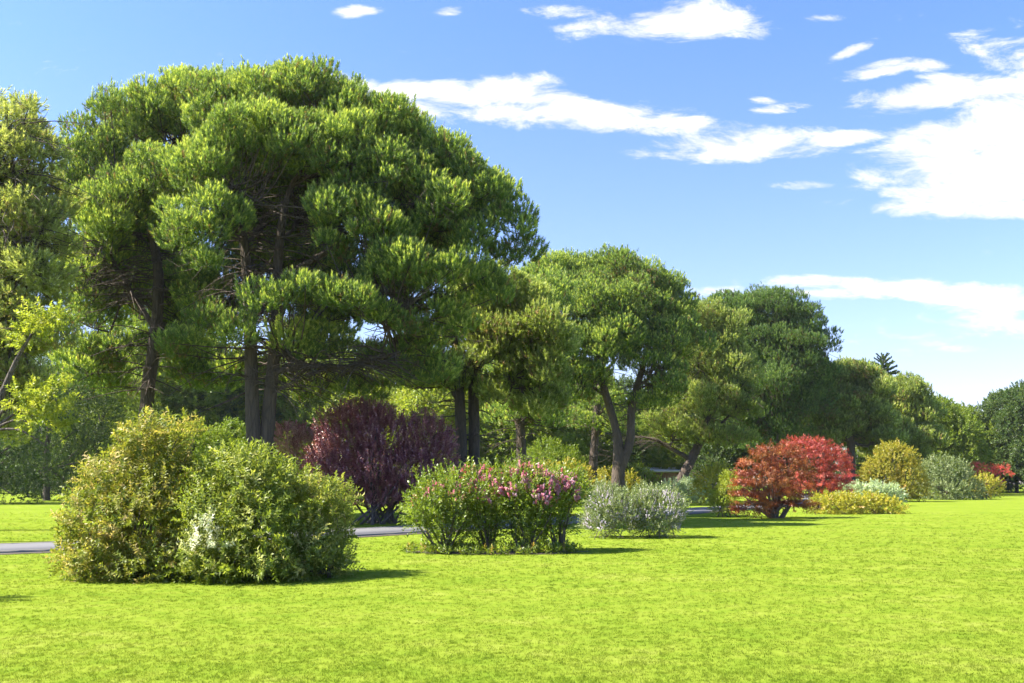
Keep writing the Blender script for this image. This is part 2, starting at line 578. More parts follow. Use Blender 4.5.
def pine(name, label, cat, base, trunks, lobes, seed, mat='needle', lod=0, clump=(.55, .95), dens=22.0, bark='bark', limbs=8, group=None, zmin=-.4, droop=0., hubz=None):
    """trunks: list of [(px,py,D,r)...] polylines; lobes: list of 6-vectors"""
    rng = np.random.default_rng(seed)
    root = thing(name, (base[0], base[1], 0), label, cat, group)
    lobes = np.array(lobes)
    tpls = (SHOOT, SHOOT_MID, SHOOT_FAR)[lod]
    acc = Acc()
    centres = []
    # clumps on the lobes' surfaces
    lobes[:, 3:] = np.maximum(lobes[:, 3:] - .42, lobes[:, 3:] * .5)
    for i, l in enumerate(lobes):
        R = l[3:]
        rc = rng.uniform(*clump)
        area = 4 * np.pi * ((R[0] * R[1]) ** 1.6 / 3 + (R[0] * R[2]) ** 1.6 / 3 + (R[1] * R[2]) ** 1.6 / 3) ** (1 / 1.6)
        nc = int(area / (clump[0] + clump[1]) ** 2 * 4 * 3.0) + 8
        d = sphere_dirs(nc, rng, -.8, 1)
        p = l[:3] + d * R * rng.uniform(.5, 1.0, (nc, 1))
        keep = blue(d, p, (clump[0] + clump[1]) / 2 * 1.0)
        for j in keep:
            if not inside(p[j], lobes, i, .7):
                centres.append((p[j], d[j], i))
    # shoots on every clump
    P, Dn, Sc, Ti = [], [], [], []
    for (c, d, li) in centres:
        r = rng.uniform(*clump)
        n = int(dens * 5.0 * np.pi * r * r)
        dd = sphere_dirs(n, rng, zmin - .3, 1)
        # the side that faces away from the lobe centre is denser
        keep = rng.uniform(size=n) < np.clip(.62 + .35 * (dd @ d) + .35 * dd[:, 2], .15, 1)
        dd = dd[keep]
        n = len(dd)
        kd = sphere_dirs(5, rng, 0, 1)
        kn = .94 + .34 * np.clip((dd @ kd.T).max(1) - .75, 0, 1) / .25
        rr = np.where(rng.uniform(size=n) < .72, rng.uniform(.82, 1.0, n), rng.uniform(.3, .8, n)) * kn
        rr = rr + (rng.uniform(size=n) < .16) * np.clip(dd[:, 2] + .2, 0, 1) * rng.uniform(.05, .38, n)
        sq = np.array([1.0, 1.0, .74])
        pp = c + dd * sq * r * rr[:, None]
        q = unit(dd * .55 + np.array([0, 0, .85 - droop]) + rng.normal(size=(n, 3)) * .16)
        P.append(pp)
        Dn.append(q)
        Sc.append(rng.uniform(.8, 1.2, n))
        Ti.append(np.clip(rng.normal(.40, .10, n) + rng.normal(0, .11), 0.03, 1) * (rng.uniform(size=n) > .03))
    P = np.concatenate(P)
    Dn = np.concatenate(Dn)
    Sc = np.concatenate(Sc)
    Ti = np.concatenate(Ti)
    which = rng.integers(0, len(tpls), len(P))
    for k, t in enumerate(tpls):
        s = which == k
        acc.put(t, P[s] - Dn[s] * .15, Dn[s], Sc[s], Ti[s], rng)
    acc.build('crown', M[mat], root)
    # wood: the trunks are parts of their own, limbs belong to the trunk they grow from
    tr = []
    for tk in trunks:
        pts = np.array([W(a, b_, D_) for a, b_, D_, _ in tk])
        rad = [q[3] for q in tk]
        if tk[0][1] >= 468:
            p0 = pts[0].copy()
            p0[2] = -.1
            p0 += (pts[0] - pts[1]) * 0
            pts = np.vstack([p0, pts])
            rad = [rad[0] * 1.25] + rad
        w = Wood(rng)
        w.tube(pts, rad, 12, .05, n=len(pts) * 6)
        tr.append((w, smooth_path(pts, 40), np.interp(np.linspace(0, len(pts) - 1, 40), np.arange(len(pts)), rad)))
    cc = np.array([c[0] for c in centres])
    # main limbs: k-means like grouping of the clumps
    nk = min(limbs, len(cc))
    cent = cc[rng.choice(len(cc), nk, replace=False)]
    for _ in range(6):
        lab = np.argmin(((cc[:, None] - cent[None]) ** 2).sum(2), axis=1)
        for k in range(nk):
            if (lab == k).any():
                cent[k] = cc[lab == k].mean(0)
    for k in range(nk):
        mem = cc[lab == k]
        if not len(mem):
            continue
        ti = int(np.argmin([((t[1][-1][:2] - cent[k][:2]) ** 2).sum() for t in tr]))
        w, path, rad = tr[ti]
        end = cent[k] + np.array([0, 0, -.5])
        # attachment: on the trunk, below the target
        hz = end[2] - rng.uniform(.35, .8) * np.linalg.norm(end[:2] - path[-1][:2]) - .6
        zlow = path[0][2] + .5 * (path[-1][2] - path[0][2])
        hz = min(max(hz, zlow), path[-1][2] - .2)
        a = int(np.argmin(np.abs(path[:, 2] - hz)))
        st = path[a]
        r0 = min(rad[a] * .5, .16)
        mid = (st + end) / 2 + np.array([0, 0, -.12 * np.linalg.norm(end - st) * rng.uniform(-.3, 1)]) + rng.normal(size=3) * .2
        pth = smooth_path([st, mid, end], 10)
        w.tube(pth + np.vstack([np.zeros((1, 3)), rng.normal(size=(8, 3)) * .05, np.zeros((1, 3))]), np.linspace(r0, .045, 10), 7)
        for m in mem:
            s0 = pth[rng.integers(4, 10)]
            e = m + np.array([0, 0, -.15])
            mm = (s0 + e) / 2 + rng.normal(size=3) * .18 + np.array([0, 0, -.15])
            bp = smooth_path([s0, mm, e], 6)
            w.tube(bp, np.linspace(.04, .015, 6), 5)
            for _ in range(5 if lod == 0 else 2):
                dd = unit(rng.normal(size=3) + np.array([0, 0, .5]))
                s1 = bp[rng.integers(2, 6)]
                w.tube(np.array([s1, s1 + dd * .35 + rng.normal(size=3) * .05, s1 + dd * .75 + np.array([0, 0, .1])]), [.014, .010, .006], 4)
    # bare dead twigs in the shaded interior below the crown
    for (w, path, rad) in tr:
        for _ in range(120 if lod == 0 else 24):
            a = rng.integers(14, 38)
            st = path[a]
            az = rng.uniform(0, 2 * np.pi)
            Ln = rng.uniform(.8, 3.0)
            d = unit(np.array([math.cos(az), math.sin(az), rng.uniform(-.35, .25)]))
            e = st + d * Ln + np.array([0, 0, -.15 * Ln])
            pth = smooth_path([st, st + d * Ln * .5 + rng.normal(size=3) * .1, e], 6)
            w.tube(pth, np.linspace(.03, .008, 6), 4)
            for _ in range(3):
                s1 = pth[rng.integers(2, 6)]
                d2 = unit(d + rng.normal(size=3) * .6)
                w.tube(np.array([s1, s1 + d2 * .3, s1 + d2 * .6 + rng.normal(size=3) * .06]), [.01, .008, .004], 3)
        w.build('trunk', M[bark], root)
    return root


# ------------------------------------------------------------------ broadleaved trees and shrubs
def foliage(lobes, rng, tpls, dens, tint=(.5, .18), up=.3, zmin=-.6, depth=(.6, 1.04), bump=.22, out=.9, scale=(.75, 1.25), nb=9, ground=True, jag=0.0):
    """twigs through the outer volume of a union of bumpy lobes; returns arrays"""
    P, Dn = [], []
    for i, l in enumerate(lobes):
        R = l[3:]
        area = 4 * np.pi * ((R[0] * R[1]) ** 1.6 / 3 + (R[0] * R[2]) ** 1.6 / 3 + (R[1] * R[2]) ** 1.6 / 3) ** (1 / 1.6)
        n = int(area * dens * (1 - zmin) / 2) + 8
        d = sphere_dirs(n, rng, zmin, 1)
        # bumps
        kd = sphere_dirs(nb, rng, -.5, 1)
        amp = rng.uniform(.4, 1.0, nb) * bump
        w = np.clip(((d @ kd.T) - .72) / .28, 0, 1)
        rr = 1 - bump * .7 + (w * amp[None]).max(1) * 1.25
        # fewer leaves in the creases between bumps
        crease = w.max(1)
        keep = rng.uniform(size=n) < .45 + .7 * crease
        t = rng.uniform(depth[0], depth[1], n) ** .8
        if jag:
            t = t + (rng.uniform(size=n) < .12) * rng.uniform(0, jag, n)
        p = l[:3] + d * R * (rr * t)[:, None]
        if ground:
            keep &= p[:, 2] > .03
        # drop what is deep inside other lobes
        for j, m in enumerate(lobes):
            if j == i:
                continue
            q = (p - m[:3]) / (m[3:] * .72)
            keep &= (q * q).sum(1) > 1
        P.append(p[keep])
        dd = unit(d[keep] * out / np.maximum(R, .01) * R.mean() + np.array([0, 0, up]) + rng.normal(size=(keep.sum(), 3)) * .35)
        Dn.append(dd)
    P = np.concatenate(P)
    Dn = np.concatenate(Dn)
    n = len(P)
    return P, Dn, rng.uniform(scale[0], scale[1], n), np.clip(rng.normal(tint[0], tint[1], n), 0, 1)


def put_all(acc, tpls, P, Dn, S, T, rng):
    which = rng.integers(0, len(tpls), len(P))
    for k, t in enumerate(tpls):
        s = which == k
        acc.put(t, P[s], Dn[s], S[s], T[s], rng)


def stems(root, rng, base, tips, r0, mat='stem', name='stem', lean=.3, sides=6, single=None):
    """woody stems from the ground into the foliage, one mesh"""
    w = Wood(rng)
    for t in tips:
        b0 = np.array([base[0] + rng.normal() * lean, base[1] + rng.normal() * lean, -.05])
        mid = b0 * .45 + t * .55 + rng.normal(size=3) * .08
        mid[2] = max(mid[2], .05)
        w.tube([b0, mid, t], [r0, r0 * .7, r0 * .25], sides, n=8)
    return w.build(name, M[mat], root)


def shrub(name, label, cat, lobes, seed, mat, tpls, dens, group=None, extra=None, stem=(7, .03, .3), stemmat='stem', partname='foliage', trim=.05, **kw):
    rng = np.random.default_rng(seed)
    lobes = np.array(lobes)
    lobes[:, 3:] = np.maximum(lobes[:, 3:] * .95 - trim, lobes[:, 3:] * .5)
    base = lobes[:, :3].mean(0)
    root = thing(name, (base[0], base[1], 0), label, cat, group)
    a = Acc()
    put_all(a, tpls, *foliage(lobes, rng, tpls, dens, **kw), rng)
    a.build(partname, M[mat], root)
    if extra:
        for (pn, m2, tp2, dens2, kw2) in extra:
            a = Acc()
            put_all(a, tp2, *foliage(lobes, rng, tp2, dens2, **kw2), rng)
            a.build(pn, M[m2], root)
    if stem:
        tips = []
        for l in lobes:
            for _ in range(max(2, stem[0] // len(lobes))):
                tips.append(l[:3] + sphere_dirs(1, rng, 0, 1)[0] * l[3:] * .8)
        stems(root, rng, base, tips, stem[1], stemmat, lean=stem[2])
    return root


def broad_tree(name, label, cat, x, y, h, r, seed, mat, tpls, dens, crown0=.3, group=None, bark='bark_dark', lobesn=14, r0=.25, zk=1.0, cone=0.0, **kw):
    rng = np.random.default_rng(seed)
    root = thing(name, (x, y, 0), label, cat, group)
    z0 = h * crown0
    lob = []
    for i in range(lobesn):
        t = (i + .5) / lobesn
        z = z0 + (h - z0) * t
        prof = math.sin(math.pi * min(1, .18 + .75 * t)) ** .7 if not cone else (1 - t) ** .8
        rad = r * prof * .62
        az = i * 2.4 + rng.uniform(-.4, .4)
        lr = r * rng.uniform(.34, .52) * (1 if not cone else max(.3, 1.1 - t))
        lob.append([x + rad * math.cos(az), y + rad * math.sin(az), min(z, h - lr * zk * .8), lr, lr, lr * zk * (.8 if not cone else .6)])
    lob = np.array(lob)
    a = Acc()
    put_all(a, tpls, *foliage(lob, rng, tpls, dens, ground=False, **kw), rng)
    a.build('crown', M[mat], root)
    w = Wood(rng)
    w.tube([[x, y, -.1], [x + rng.normal() * .15, y, h * .35], [x + rng.normal() * .3, y, h * .8]], [r0 * 1.2, r0 * .8, r0 * .2], 8, n=10)
    for l in lob:
        s = np.array([x, y, max(h * .2, l[2] - l[3] * 1.2)])
        w.tube([s, (s + l[:3]) / 2 + rng.normal(size=3) * .2, l[:3]], [r0 * .35, r0 * .22, r0 * .08], 5, n=6)
    w.build('trunk', M[bark], root)
    return root


def copy_thing(root, loc, rot, scale, label, group=None, name=None):
    c = root.copy()
    COL.objects.link(c)
    c.location = loc
    c.rotation_euler = (0, 0, rot)
    c.scale = scale if hasattr(scale, '__len__') else (scale,) * 3
    c['label'] = label
    if group:
        c['group'] = group
    for ch in list(root.children):
        k = ch.copy()
        COL.objects.link(k)
        k.parent = c
    return c


# ------------------------------------------------------------------ ground
GRASS_RAMP = [(.38, (.120, .180, .016)), (.46, (.146, .203, .020)), (.54, (.168, .218, .024)), (.64, (.208, .243, .040))]


def grass_mat(blade=False):
    m, b = new_mat('grass_blades' if blade else 'lawn_grass')
    g = b.n('ShaderNodeNewGeometry')
    pos = g.outputs['Position']
    n1 = b.noise(pos, 0.35, 3, .6)
    n2 = b.noise(pos, 2.2, 4, .6)
    n3 = b.noise(pos, 14.0, 4, .7)
    n4 = b.noise(pos, 90.0, 2, .6)
    f = b.math('ADD', b.math('ADD', b.math('MULTIPLY', n1, .32), b.math('MULTIPLY', n2, .50)), b.math('ADD', b.math('MULTIPLY', n3, .13), b.math('MULTIPLY', n4, .05)))
    # soft mowing stripes, slightly wobbling
    sp_ = b.n('ShaderNodeSeparateXYZ')
    b.link(pos, sp_.inputs[0])
    ph = b.math('ADD', b.math('ADD', b.math('MULTIPLY', sp_.outputs[1], 2.6), b.math('MULTIPLY', sp_.outputs[0], .35)), b.math('MULTIPLY', n1, 5.0))
    stripe = b.math('MULTIPLY', b.math('SINE', ph), .022)
    f = b.math('ADD', f, stripe)
    if blade:
        at = b.n('ShaderNodeAttribute', attribute_name='tint', attribute_type='GEOMETRY')
        f = b.math('ADD', f, b.math('MULTIPLY', b.math('SUBTRACT', at.outputs['Fac'], .46), .05))
    col = b.ramp(f, GRASS_RAMP)
    p = b.n('ShaderNodeBsdfDiffuse')
    b.link(col, p.inputs[0])
    if blade:
        t = b.n('ShaderNodeBsdfTranslucent')
        b.link(b.mix(1.0, col, (1.35, 1.3, 1.0), 'MULTIPLY'), t.inputs[0])
        mx = b.n('ShaderNodeMixShader')
        mx.inputs[0].default_value = .5
        b.link(p.outputs[0], mx.inputs[1])
        b.link(t.outputs[0], mx.inputs[2])
        o = b.n('ShaderNodeOutputMaterial')
        b.link(mx.outputs[0], o.inputs[0])
        return m
    bp = b.n('ShaderNodeBump')
    bp.inputs['Strength'].default_value = .5
    bp.inputs['Distance'].default_value = .03
    b.link(b.math('ADD', n3, n4), bp.inputs['Height'])
    b.link(bp.outputs[0], p.inputs['Normal'])
    o = b.n('ShaderNodeOutputMaterial')
    b.link(p.outputs[0], o.inputs[0])
    return m


M['lawn'] = grass_mat()
M['blade'] = grass_mat(True)


def ground_plane():
    xs = np.concatenate([[-255, -200], np.linspace(-160, 160, 81), [200, 255]])
    ys = np.concatenate([[-55, -40], np.linspace(-20, 220, 61), [270, 325]])
    XX, YY = np.meshgrid(xs, ys)
    v = np.stack([XX.ravel(), YY.ravel(), np.zeros(XX.size)], 1)
    nx = len(xs)
    i = np.arange(len(ys) - 1)[:, None] * nx + np.arange(nx - 1)[None]
    f = np.stack([i, i + 1, i + nx + 1, i + nx], 2).reshape(-1, 4)
    o = link_mesh('lawn', v, f, M['lawn'])
    o['kind'] = 'structure'


ground_plane()

# path
PATH = np.array([(-45, 14), (-30, 16.5), (-20, 19.2), (-12.2, 22.4), (-8, 25.8), (-4.0, 30.3), (-.6, 34.5), (2.9, 39.5), (7.3, 47), (11.3, 53.5), (16.5, 61), (22.5, 72), (28, 88), (31, 112), (30, 140)])
pc = smooth_path(np.c_[PATH, np.zeros(len(PATH))], 150)


def path_d(x, y):
    return np.sqrt(((np.stack([x, y], 1)[:, None, :] - pc[None, :, :2]) ** 2).sum(2)).min(1)


def strip(name, off0, off1, z0, z1, mat, kind='structure', skirt=0.0):
    t = unit(np.gradient(pc, axis=0))
    nrm = np.stack([-t[:, 1], t[:, 0], np.zeros(len(t))], 1)
    r = np.random.default_rng(3)
    j = r.uniform(-.03, .03, (len(pc), 2))
    rows = [pc + nrm * (off0 + j[:, :1]) + np.array([0, 0, z0 - skirt]), pc + nrm * (off0 + j[:, :1]) + np.array([0, 0, z0]),
            pc + nrm * (off1 + j[:, 1:]) + np.array([0, 0, z1]), pc + nrm * (off1 + j[:, 1:]) + np.array([0, 0, z1 - skirt])]
    v = np.stack(rows, 1).reshape(-1, 3)
    i = np.arange(len(pc) - 1)[:, None] * 4 + np.arange(3)[None]
    f = np.stack([i, i + 1, i + 5, i + 4], 2).reshape(-1, 4)
    o = link_mesh(name, v, f, mat)
    o['kind'] = kind
    return o


def path_mat():
    m, b = new_mat('path_asphalt')
    g = b.n('ShaderNodeNewGeometry')
    n1 = b.noise(g.outputs['Position'], .8, 4, .6)
    n2 = b.noise(g.outputs['Position'], 40, 3, .7)
    col = b.mix(n1, (.10, .097, .105), (.15, .146, .155))
    col = b.mix(b.mapr(n2, .4, .7, 0, .5), col, (.09, .088, .09))
    p = b.n('ShaderNodeBsdfPrincipled')
    p.inputs['Roughness'].default_value = .85
    b.link(col, p.inputs['Base Color'])
    o = b.n('ShaderNodeOutputMaterial')
    b.link(p.outputs[0], o.inputs[0])
    return m


M['path'] = path_mat()
M['soil'] = plain_mat('dark_soil', (.10, .075, .05), (.05, .04, .03), .95, 3)
M['kerb'] = plain_mat('kerb_stone', (.22, .20, .17), (.14, .13, .11), .9, 6)
strip('path', -1.3, 1.3, .05, .05, M['path'], skirt=.1)
strip('path_kerb', -1.42, -1.305, .062, .062, M['kerb'], skirt=.12)
strip('path_verge_soil', -1.85, -1.425, .012, .012, M['soil'], skirt=.05)
strip('path_kerb_far', 1.305, 1.42, .062, .062, M['kerb'], skirt=.12)


def soil_patch(cx, cy_, rx, ry, seed):
    r = np.random.default_rng(seed)
    n = 28
    a = np.linspace(0, 2 * np.pi, n, endpoint=False)
    k = 1 + r.uniform(-.14, .14, n)
    ring = np.stack([cx + rx * k * np.cos(a), cy_ + ry * k * np.sin(a), np.full(n, .006)], 1)
    v = np.vstack([[[cx, cy_, .03]], ring])
    f = np.stack([np.zeros(n, int), 1 + np.arange(n), 1 + (np.arange(n) + 1) % n], 1)
    o = link_mesh('soil_bed', v, f, M['soil'])
    o['kind'] = 'structure'


# grass blades in the part of the lawn nearest to the viewer
def tpl_grass(nb, h, w, seed):
    r = np.random.default_rng(seed)
    v, f = [], []
    for i in range(nb):
        a = r.uniform(0, 2 * np.pi)
        ang = r.uniform(.15, 1.0)
        d = np.array([math.sin(ang) * math.cos(a), math.sin(ang) * math.sin(a), math.cos(ang)])
        s = unit(np.cross(d, r.normal(size=3))) * w / 2
        bs = np.array([r.uniform(-.035, .035), r.uniform(-.035, .035), -.004])
        k = len(v)
        v += [bs - s, bs + s, bs + d * h * r.uniform(.6, 1.2)]
        f.append([k, k + 1, k + 2])
    return np.array(v), np.array(f)


def lawn_blades():
    rng = np.random.default_rng(77)
    a = Acc()
    n = 80000
    # as many tufts per unit of picture area everywhere, thinning out with distance
    q = rng.uniform(0, 1, n)
    y = 5.5 / (1 - q * (1 - 5.5 / 48))
    x = rng.uniform(-1, 1, n) * (y * .56 + 1.5)
    k = path_d(x, y) > 1.55
    x, y = x[k], y[k]
    P = np.stack([x, y, np.zeros(len(x))], 1)
    tp = [tpl_grass(10, .026, .0055, s) for s in range(4)]
    put_all(a, tp, P, np.tile([[0, 0, 1.]], (len(P), 1)) + rng.normal(size=(len(P), 3)) * .08, rng.uniform(.7, 1.2, len(P)) * np.clip(y / 12, 1, 1.9), np.clip(rng.normal(.5, .14, len(P)), 0, 1), rng)
    o = a.build('lawn_grass', M['blade'])
    tag(o, 'short bright green mown grass of the sunny lawn', 'grass', kind='stuff')


lawn_blades()


# ------------------------------------------------------------------ thin summer haze
def haze(density):
    me = bpy.data.meshes.new('haze')
    x0, x1, y0, y1, z0, z1 = -260, 260, -60, 330, -1.0, 45
    vs = [(x, y, z) for z in (z0, z1) for y in (y0, y1) for x in (x0, x1)]
    me.from_pydata(vs, [], [(0, 2, 3, 1), (4, 5, 7, 6), (0, 1, 5, 4), (2, 6, 7, 3), (0, 4, 6, 2), (1, 3, 7, 5)])
    o = bpy.data.objects.new('haze', me)
    COL.objects.link(o)
    m = bpy.data.materials.new('haze_air')
    m.use_nodes = True
    n = m.node_tree
    n.nodes.clear()
    p = n.nodes.new('ShaderNodeVolumePrincipled')
    p.inputs['Color'].default_value = (.92, .95, 1, 1)
    p.inputs['Density'].default_value = density
    p.inputs['Anisotropy'].default_value = .3
    out = n.nodes.new('ShaderNodeOutputMaterial')
    n.links.new(p.outputs[0], out.inputs['Volume'])
    me.materials.append(m)
    o['kind'] = 'stuff'
    o['label'] = 'thin pale summer haze over the whole park'
    o['category'] = 'haze'


haze(.00013)
SC.cycles.volume_bounces = 0

def LL(D, rows, ryd=None):
    """rows of (px, py, rx, ry[, extra depth])"""
    out = []
    for r in rows:
        d = D + (r[4] if len(r) > 4 else 0)
        out.append(px_lobe(r[0], r[1], r[2], r[3], d, ryd))
    return out


def backed(rows, limit, dd=3.2, shrink=.95, lift=6):
    """add the far side of a crown: the upper lobes once more, deeper"""
    out = list(rows)
    for r in rows:
        e = r[4] if len(r) > 4 else 0
        if r[1] < limit:
            out.append((r[0] + (6 if r[0] < 300 else -6), r[1] + lift, r[2] * shrink, r[3] * shrink, e + dd))
    return out


# ---- the two large pines
rowsA = [(92, 158, 34, 40, 0), (130, 118, 36, 34, 0), (172, 108, 40, 34, -.5), (205, 100, 40, 32, .5), (82, 205, 28, 36, .3), (118, 205, 40, 42, -1.5), (160, 175, 42, 42, -1.8),
         (100, 255, 32, 34, 0), (92, 305, 30, 30, .5), (110, 345, 32, 26, 0), (66, 270, 20, 44, 1), (135, 290, 34, 30, 1.8), (175, 350, 36, 24, 1.8), (90, 365, 34, 30, .5), (200, 375, 34, 20, 2), (120, 385, 28, 20, 2.5), (60, 330, 22, 30, 1), (190, 310, 34, 32, 2.5), (150, 240, 40, 40, 3), (60, 180, 14, 30, .5), (180, 270, 34, 34, 3.5)]
pine('umbrella_pine', 'tall umbrella pine with one leaning brown trunk rising behind the bronze shrub', 'pine tree', W(143, 480, 38),
     [[(143, 470, 38, .30), (147, 400, 38, .27), (156, 330, 38, .24), (158, 270, 38, .2), (150, 215, 38, .15), (160, 160, 38, .08)],
      [(156, 330, 38, .12), (130, 290, 38, .10), (105, 240, 38, .05)]], LL(38, backed(rowsA, 330, 3.8)), 11, lod=0, clump=(.5, .95), dens=24, limbs=11)

rowsB = [(225, 108, 42, 34, 1), (262, 92, 44, 30, .5), (305, 93, 44, 30, .5), (345, 108, 42, 32, .3), (385, 122, 38, 30, 0), (418, 140, 36, 32, 0), (452, 165, 34, 32, 0),
         (484, 192, 34, 30, 0), (512, 222, 28, 26, 0), (508, 255, 26, 18, .5), (250, 140, 45, 42, -1.5), (300, 138, 46, 42, -1.5), (350, 155, 46, 44, -1.2), (395, 175, 44, 40, -1),
         (435, 210, 40, 36, -.5), (470, 240, 36, 26, 0), (205, 170, 44, 40, -1.6), (190, 225, 34, 34, -2.2), (215, 215, 36, 30, -2), (205, 262, 30, 18, -2), (345, 205, 40, 34, -1.5), (375, 225, 38, 36, -1.8),
         (395, 268, 40, 28, -1.5), (445, 270, 34, 26, -1.5), (300, 292, 36, 22, -2.4), (345, 300, 36, 26, -2), (265, 300, 24, 16, -2.3), (390, 318, 40, 24, -1.0), (425, 305, 36, 28, -.5), (450, 330, 30, 24, 0),
         (330, 345, 30, 18, 1), (380, 355, 34, 20, 1), (245, 330, 30, 22, -1.5), (205, 320, 30, 24, -1), (300, 345, 36, 22, 0), (240, 372, 34, 18, 2.5), (180, 345, 30, 26, -1), (330, 250, 30, 26, -1.5), (310, 385, 36, 20, 2.5), (360, 390, 34, 18, 2), (420, 370, 34, 22, 1.5), (415, 345, 34, 24, .5), (395, 240, 36, 36, 1), (430, 240, 34, 34, 1.5), (485, 290, 26, 22, 0)]
pine('umbrella_pine', 'largest umbrella pine, its twin trunks joined low down behind the green shrub', 'pine tree', W(262, 480, 34),
     [[(254, 470, 34, .27), (252, 400, 34, .25), (250, 330, 34, .22), (246, 260, 34, .18), (240, 200, 34, .13), (248, 140, 34, .06)],
      [(264, 470, 34.2, .28), (270, 400, 34.2, .24), (276, 330, 34.2, .21), (278, 260, 34.2, .18), (290, 190, 34.2, .12), (330, 140, 34.2, .06)],
      [(273, 372, 34.1, .13), (310, 366, 34, .11), (350, 366, 33.8, .08), (400, 352, 33.6, .05)],
      [(278, 280, 34.2, .13), (330, 250, 34, .11), (390, 215, 34, .08), (450, 200, 34, .05)]],
     LL(34, backed(rowsB, 215, 3.4) + [(285, 245, 64, 50, 6), (285, 195, 60, 36, 4), (240, 300, 40, 40, 5), (300, 170, 40, 30, 1.5), (320, 320, 40, 34, 5), (380, 300, 40, 40, 4), (420, 260, 40, 40, 4), (200, 280, 34, 40, 3.5), (350, 280, 34, 36, 4)]), 12, lod=0, clump=(.45, .9), dens=29, limbs=16)

# ---- pine at the left edge
rowsL = [(12, 125, 20, 30, 0), (28, 108, 12, 22, 0), (-4, 160, 34, 44, 0), (28, 175, 24, 36, 0), (20, 220, 34, 34, -.5), (52, 225, 16, 26, 0), (10, 265, 36, 30, 0), (40, 270, 22, 26, -.5), (-20, 210, 40, 50, 1),
         (5, 305, 34, 26, 0), (-30, 290, 40, 40, 1), (-40, 150, 34, 40, 1), (20, 345, 32, 24, .5), (-15, 350, 30, 25, 0), (50, 300, 22, 26, .5), (10, 380, 30, 22, 1), (-20, 400, 30, 26, 0), (15, 410, 26, 20, 2), (5, 230, 40, 60, 2.5), (40, 150, 18, 30, 1), (0, 430, 30, 24, 0), (30, 375, 24, 20, .5), (45, 345, 22, 20, .5), (35, 200, 34, 40, 2.5), (0, 385, 40, 34, 2), (20, 290, 36, 36, 1.5), (25, 130, 26, 36, 1.5), (15, 190, 34, 40, 1.5), (55, 260, 20, 40, 1), (10, 330, 40, 40, 2.5), (-5, 100, 16, 20, 1), (35, 240, 30, 40, 2.5)]
pine('edge_pine', 'yellowish loose-needled pine cut off by the left edge of the photo', 'pine tree', W(-30, 480, 31),
     [[(-30, 470, 31, .26), (-28, 380, 31, .22), (-20, 280, 31, .17), (-5, 180, 31, .1), (8, 110, 31, .05)], [(-20, 280, 31, .1), (5, 235, 31, .07), (14, 165, 31, .04)]],
     LL(31, rowsL), 13, mat='needle_pale', lod=0, clump=(.45, .8), dens=31, droop=.45, zmin=-.75, limbs=9)

# ---- middle pines
rowsC = [(480, 285, 34, 24, 0), (515, 300, 34, 30, 0), (540, 330, 34, 34, -1), (505, 335, 36, 28, -.5), (470, 320, 34, 26, 0), (430, 345, 34, 22, 0), (470, 360, 30, 22, -1), (520, 370, 34, 26, -.5), (550, 370, 28, 22, -1),
         (445, 380, 36, 18, 0), (495, 390, 34, 20, 0), (540, 400, 28, 20, 0), (405, 375, 32, 22, 1), (560, 345, 18, 14, -2)]
pine('umbrella_pine', 'double-trunked pine with hanging yellowish needles, just right of the purple shrub', 'pine tree', W(468, 480, 43),
     [[(462, 475, 43, .26), (461, 430, 43, .25), (458, 370, 43, .22), (452, 320, 43, .1)], [(474, 475, 43.2, .26), (474, 420, 43.2, .25), (472, 350, 43.2, .22), (476, 300, 43.2, .12)],
      [(473, 375, 43.1, .14), (492, 350, 43, .1), (515, 320, 43, .05)]],
     LL(43, backed(rowsC, 340, 3)), 14, mat='needle_warm', lod=1, clump=(.5, .9), dens=18, limbs=8)

rowsD = [(505, 380, 26, 22, 0), (530, 400, 28, 20, 0), (545, 300, 30, 26, 0), (520, 330, 30, 30, 0), (550, 345, 26, 30, 0), (510, 415, 26, 14, 0), (548, 418, 24, 14, 0)]
pine('umbrella_pine', 'pine with a short straight trunk showing above the pink myrtles', 'pine tree', W(521, 480, 52),
     [[(522, 475, 52, .27), (521, 440, 52, .26), (519, 400, 52, .24), (525, 330, 52, .12)]], LL(52, rowsD, 2.6), 15, mat='needle', lod=1, clump=(.6, 1.0), dens=11, limbs=6)

rowsE = [(548, 275, 26, 22, 0), (580, 268, 30, 20, 1), (615, 272, 32, 22, 1), (650, 285, 30, 22, .5), (680, 308, 24, 24, 0), (560, 305, 30, 28, -1), (595, 300, 34, 32, -1.5), (635, 310, 34, 32, -1.5), (668, 335, 28, 30, -1),
         (575, 345, 34, 26, -1), (610, 340, 32, 28, -2), (645, 355, 28, 24, -1.5), (555, 370, 26, 18, -1), (590, 375, 26, 16, -1.5), (665, 375, 28, 24, -.5), (650, 400, 24, 16, 0), (570, 395, 24, 14, 0), (690, 345, 20, 24, 0)]
pine('umbrella_pine', 'rounded umbrella pine whose dark trunk forks into a V behind the lilac bushes', 'pine tree', W(618, 480, 62),
     [[(618, 480, 62, .44), (619, 462, 62, .42), (616, 430, 62, .27), (606, 395, 62, .25), (597, 360, 62, .2), (590, 310, 62, .07)],
      [(621, 466, 62, .38), (630, 440, 62, .28), (632, 405, 62, .25), (642, 370, 62, .2), (655, 320, 62, .07)],
      [(607, 397, 62, .1), (590, 386, 62, .08), (565, 380, 62, .05)], [(634, 390, 62, .09), (655, 383, 62, .07), (672, 378, 62, .04)]],
     LL(62, backed(rowsE, 300, 4.2)), 16, lod=1, clump=(.6, 1.1), dens=17, limbs=10)

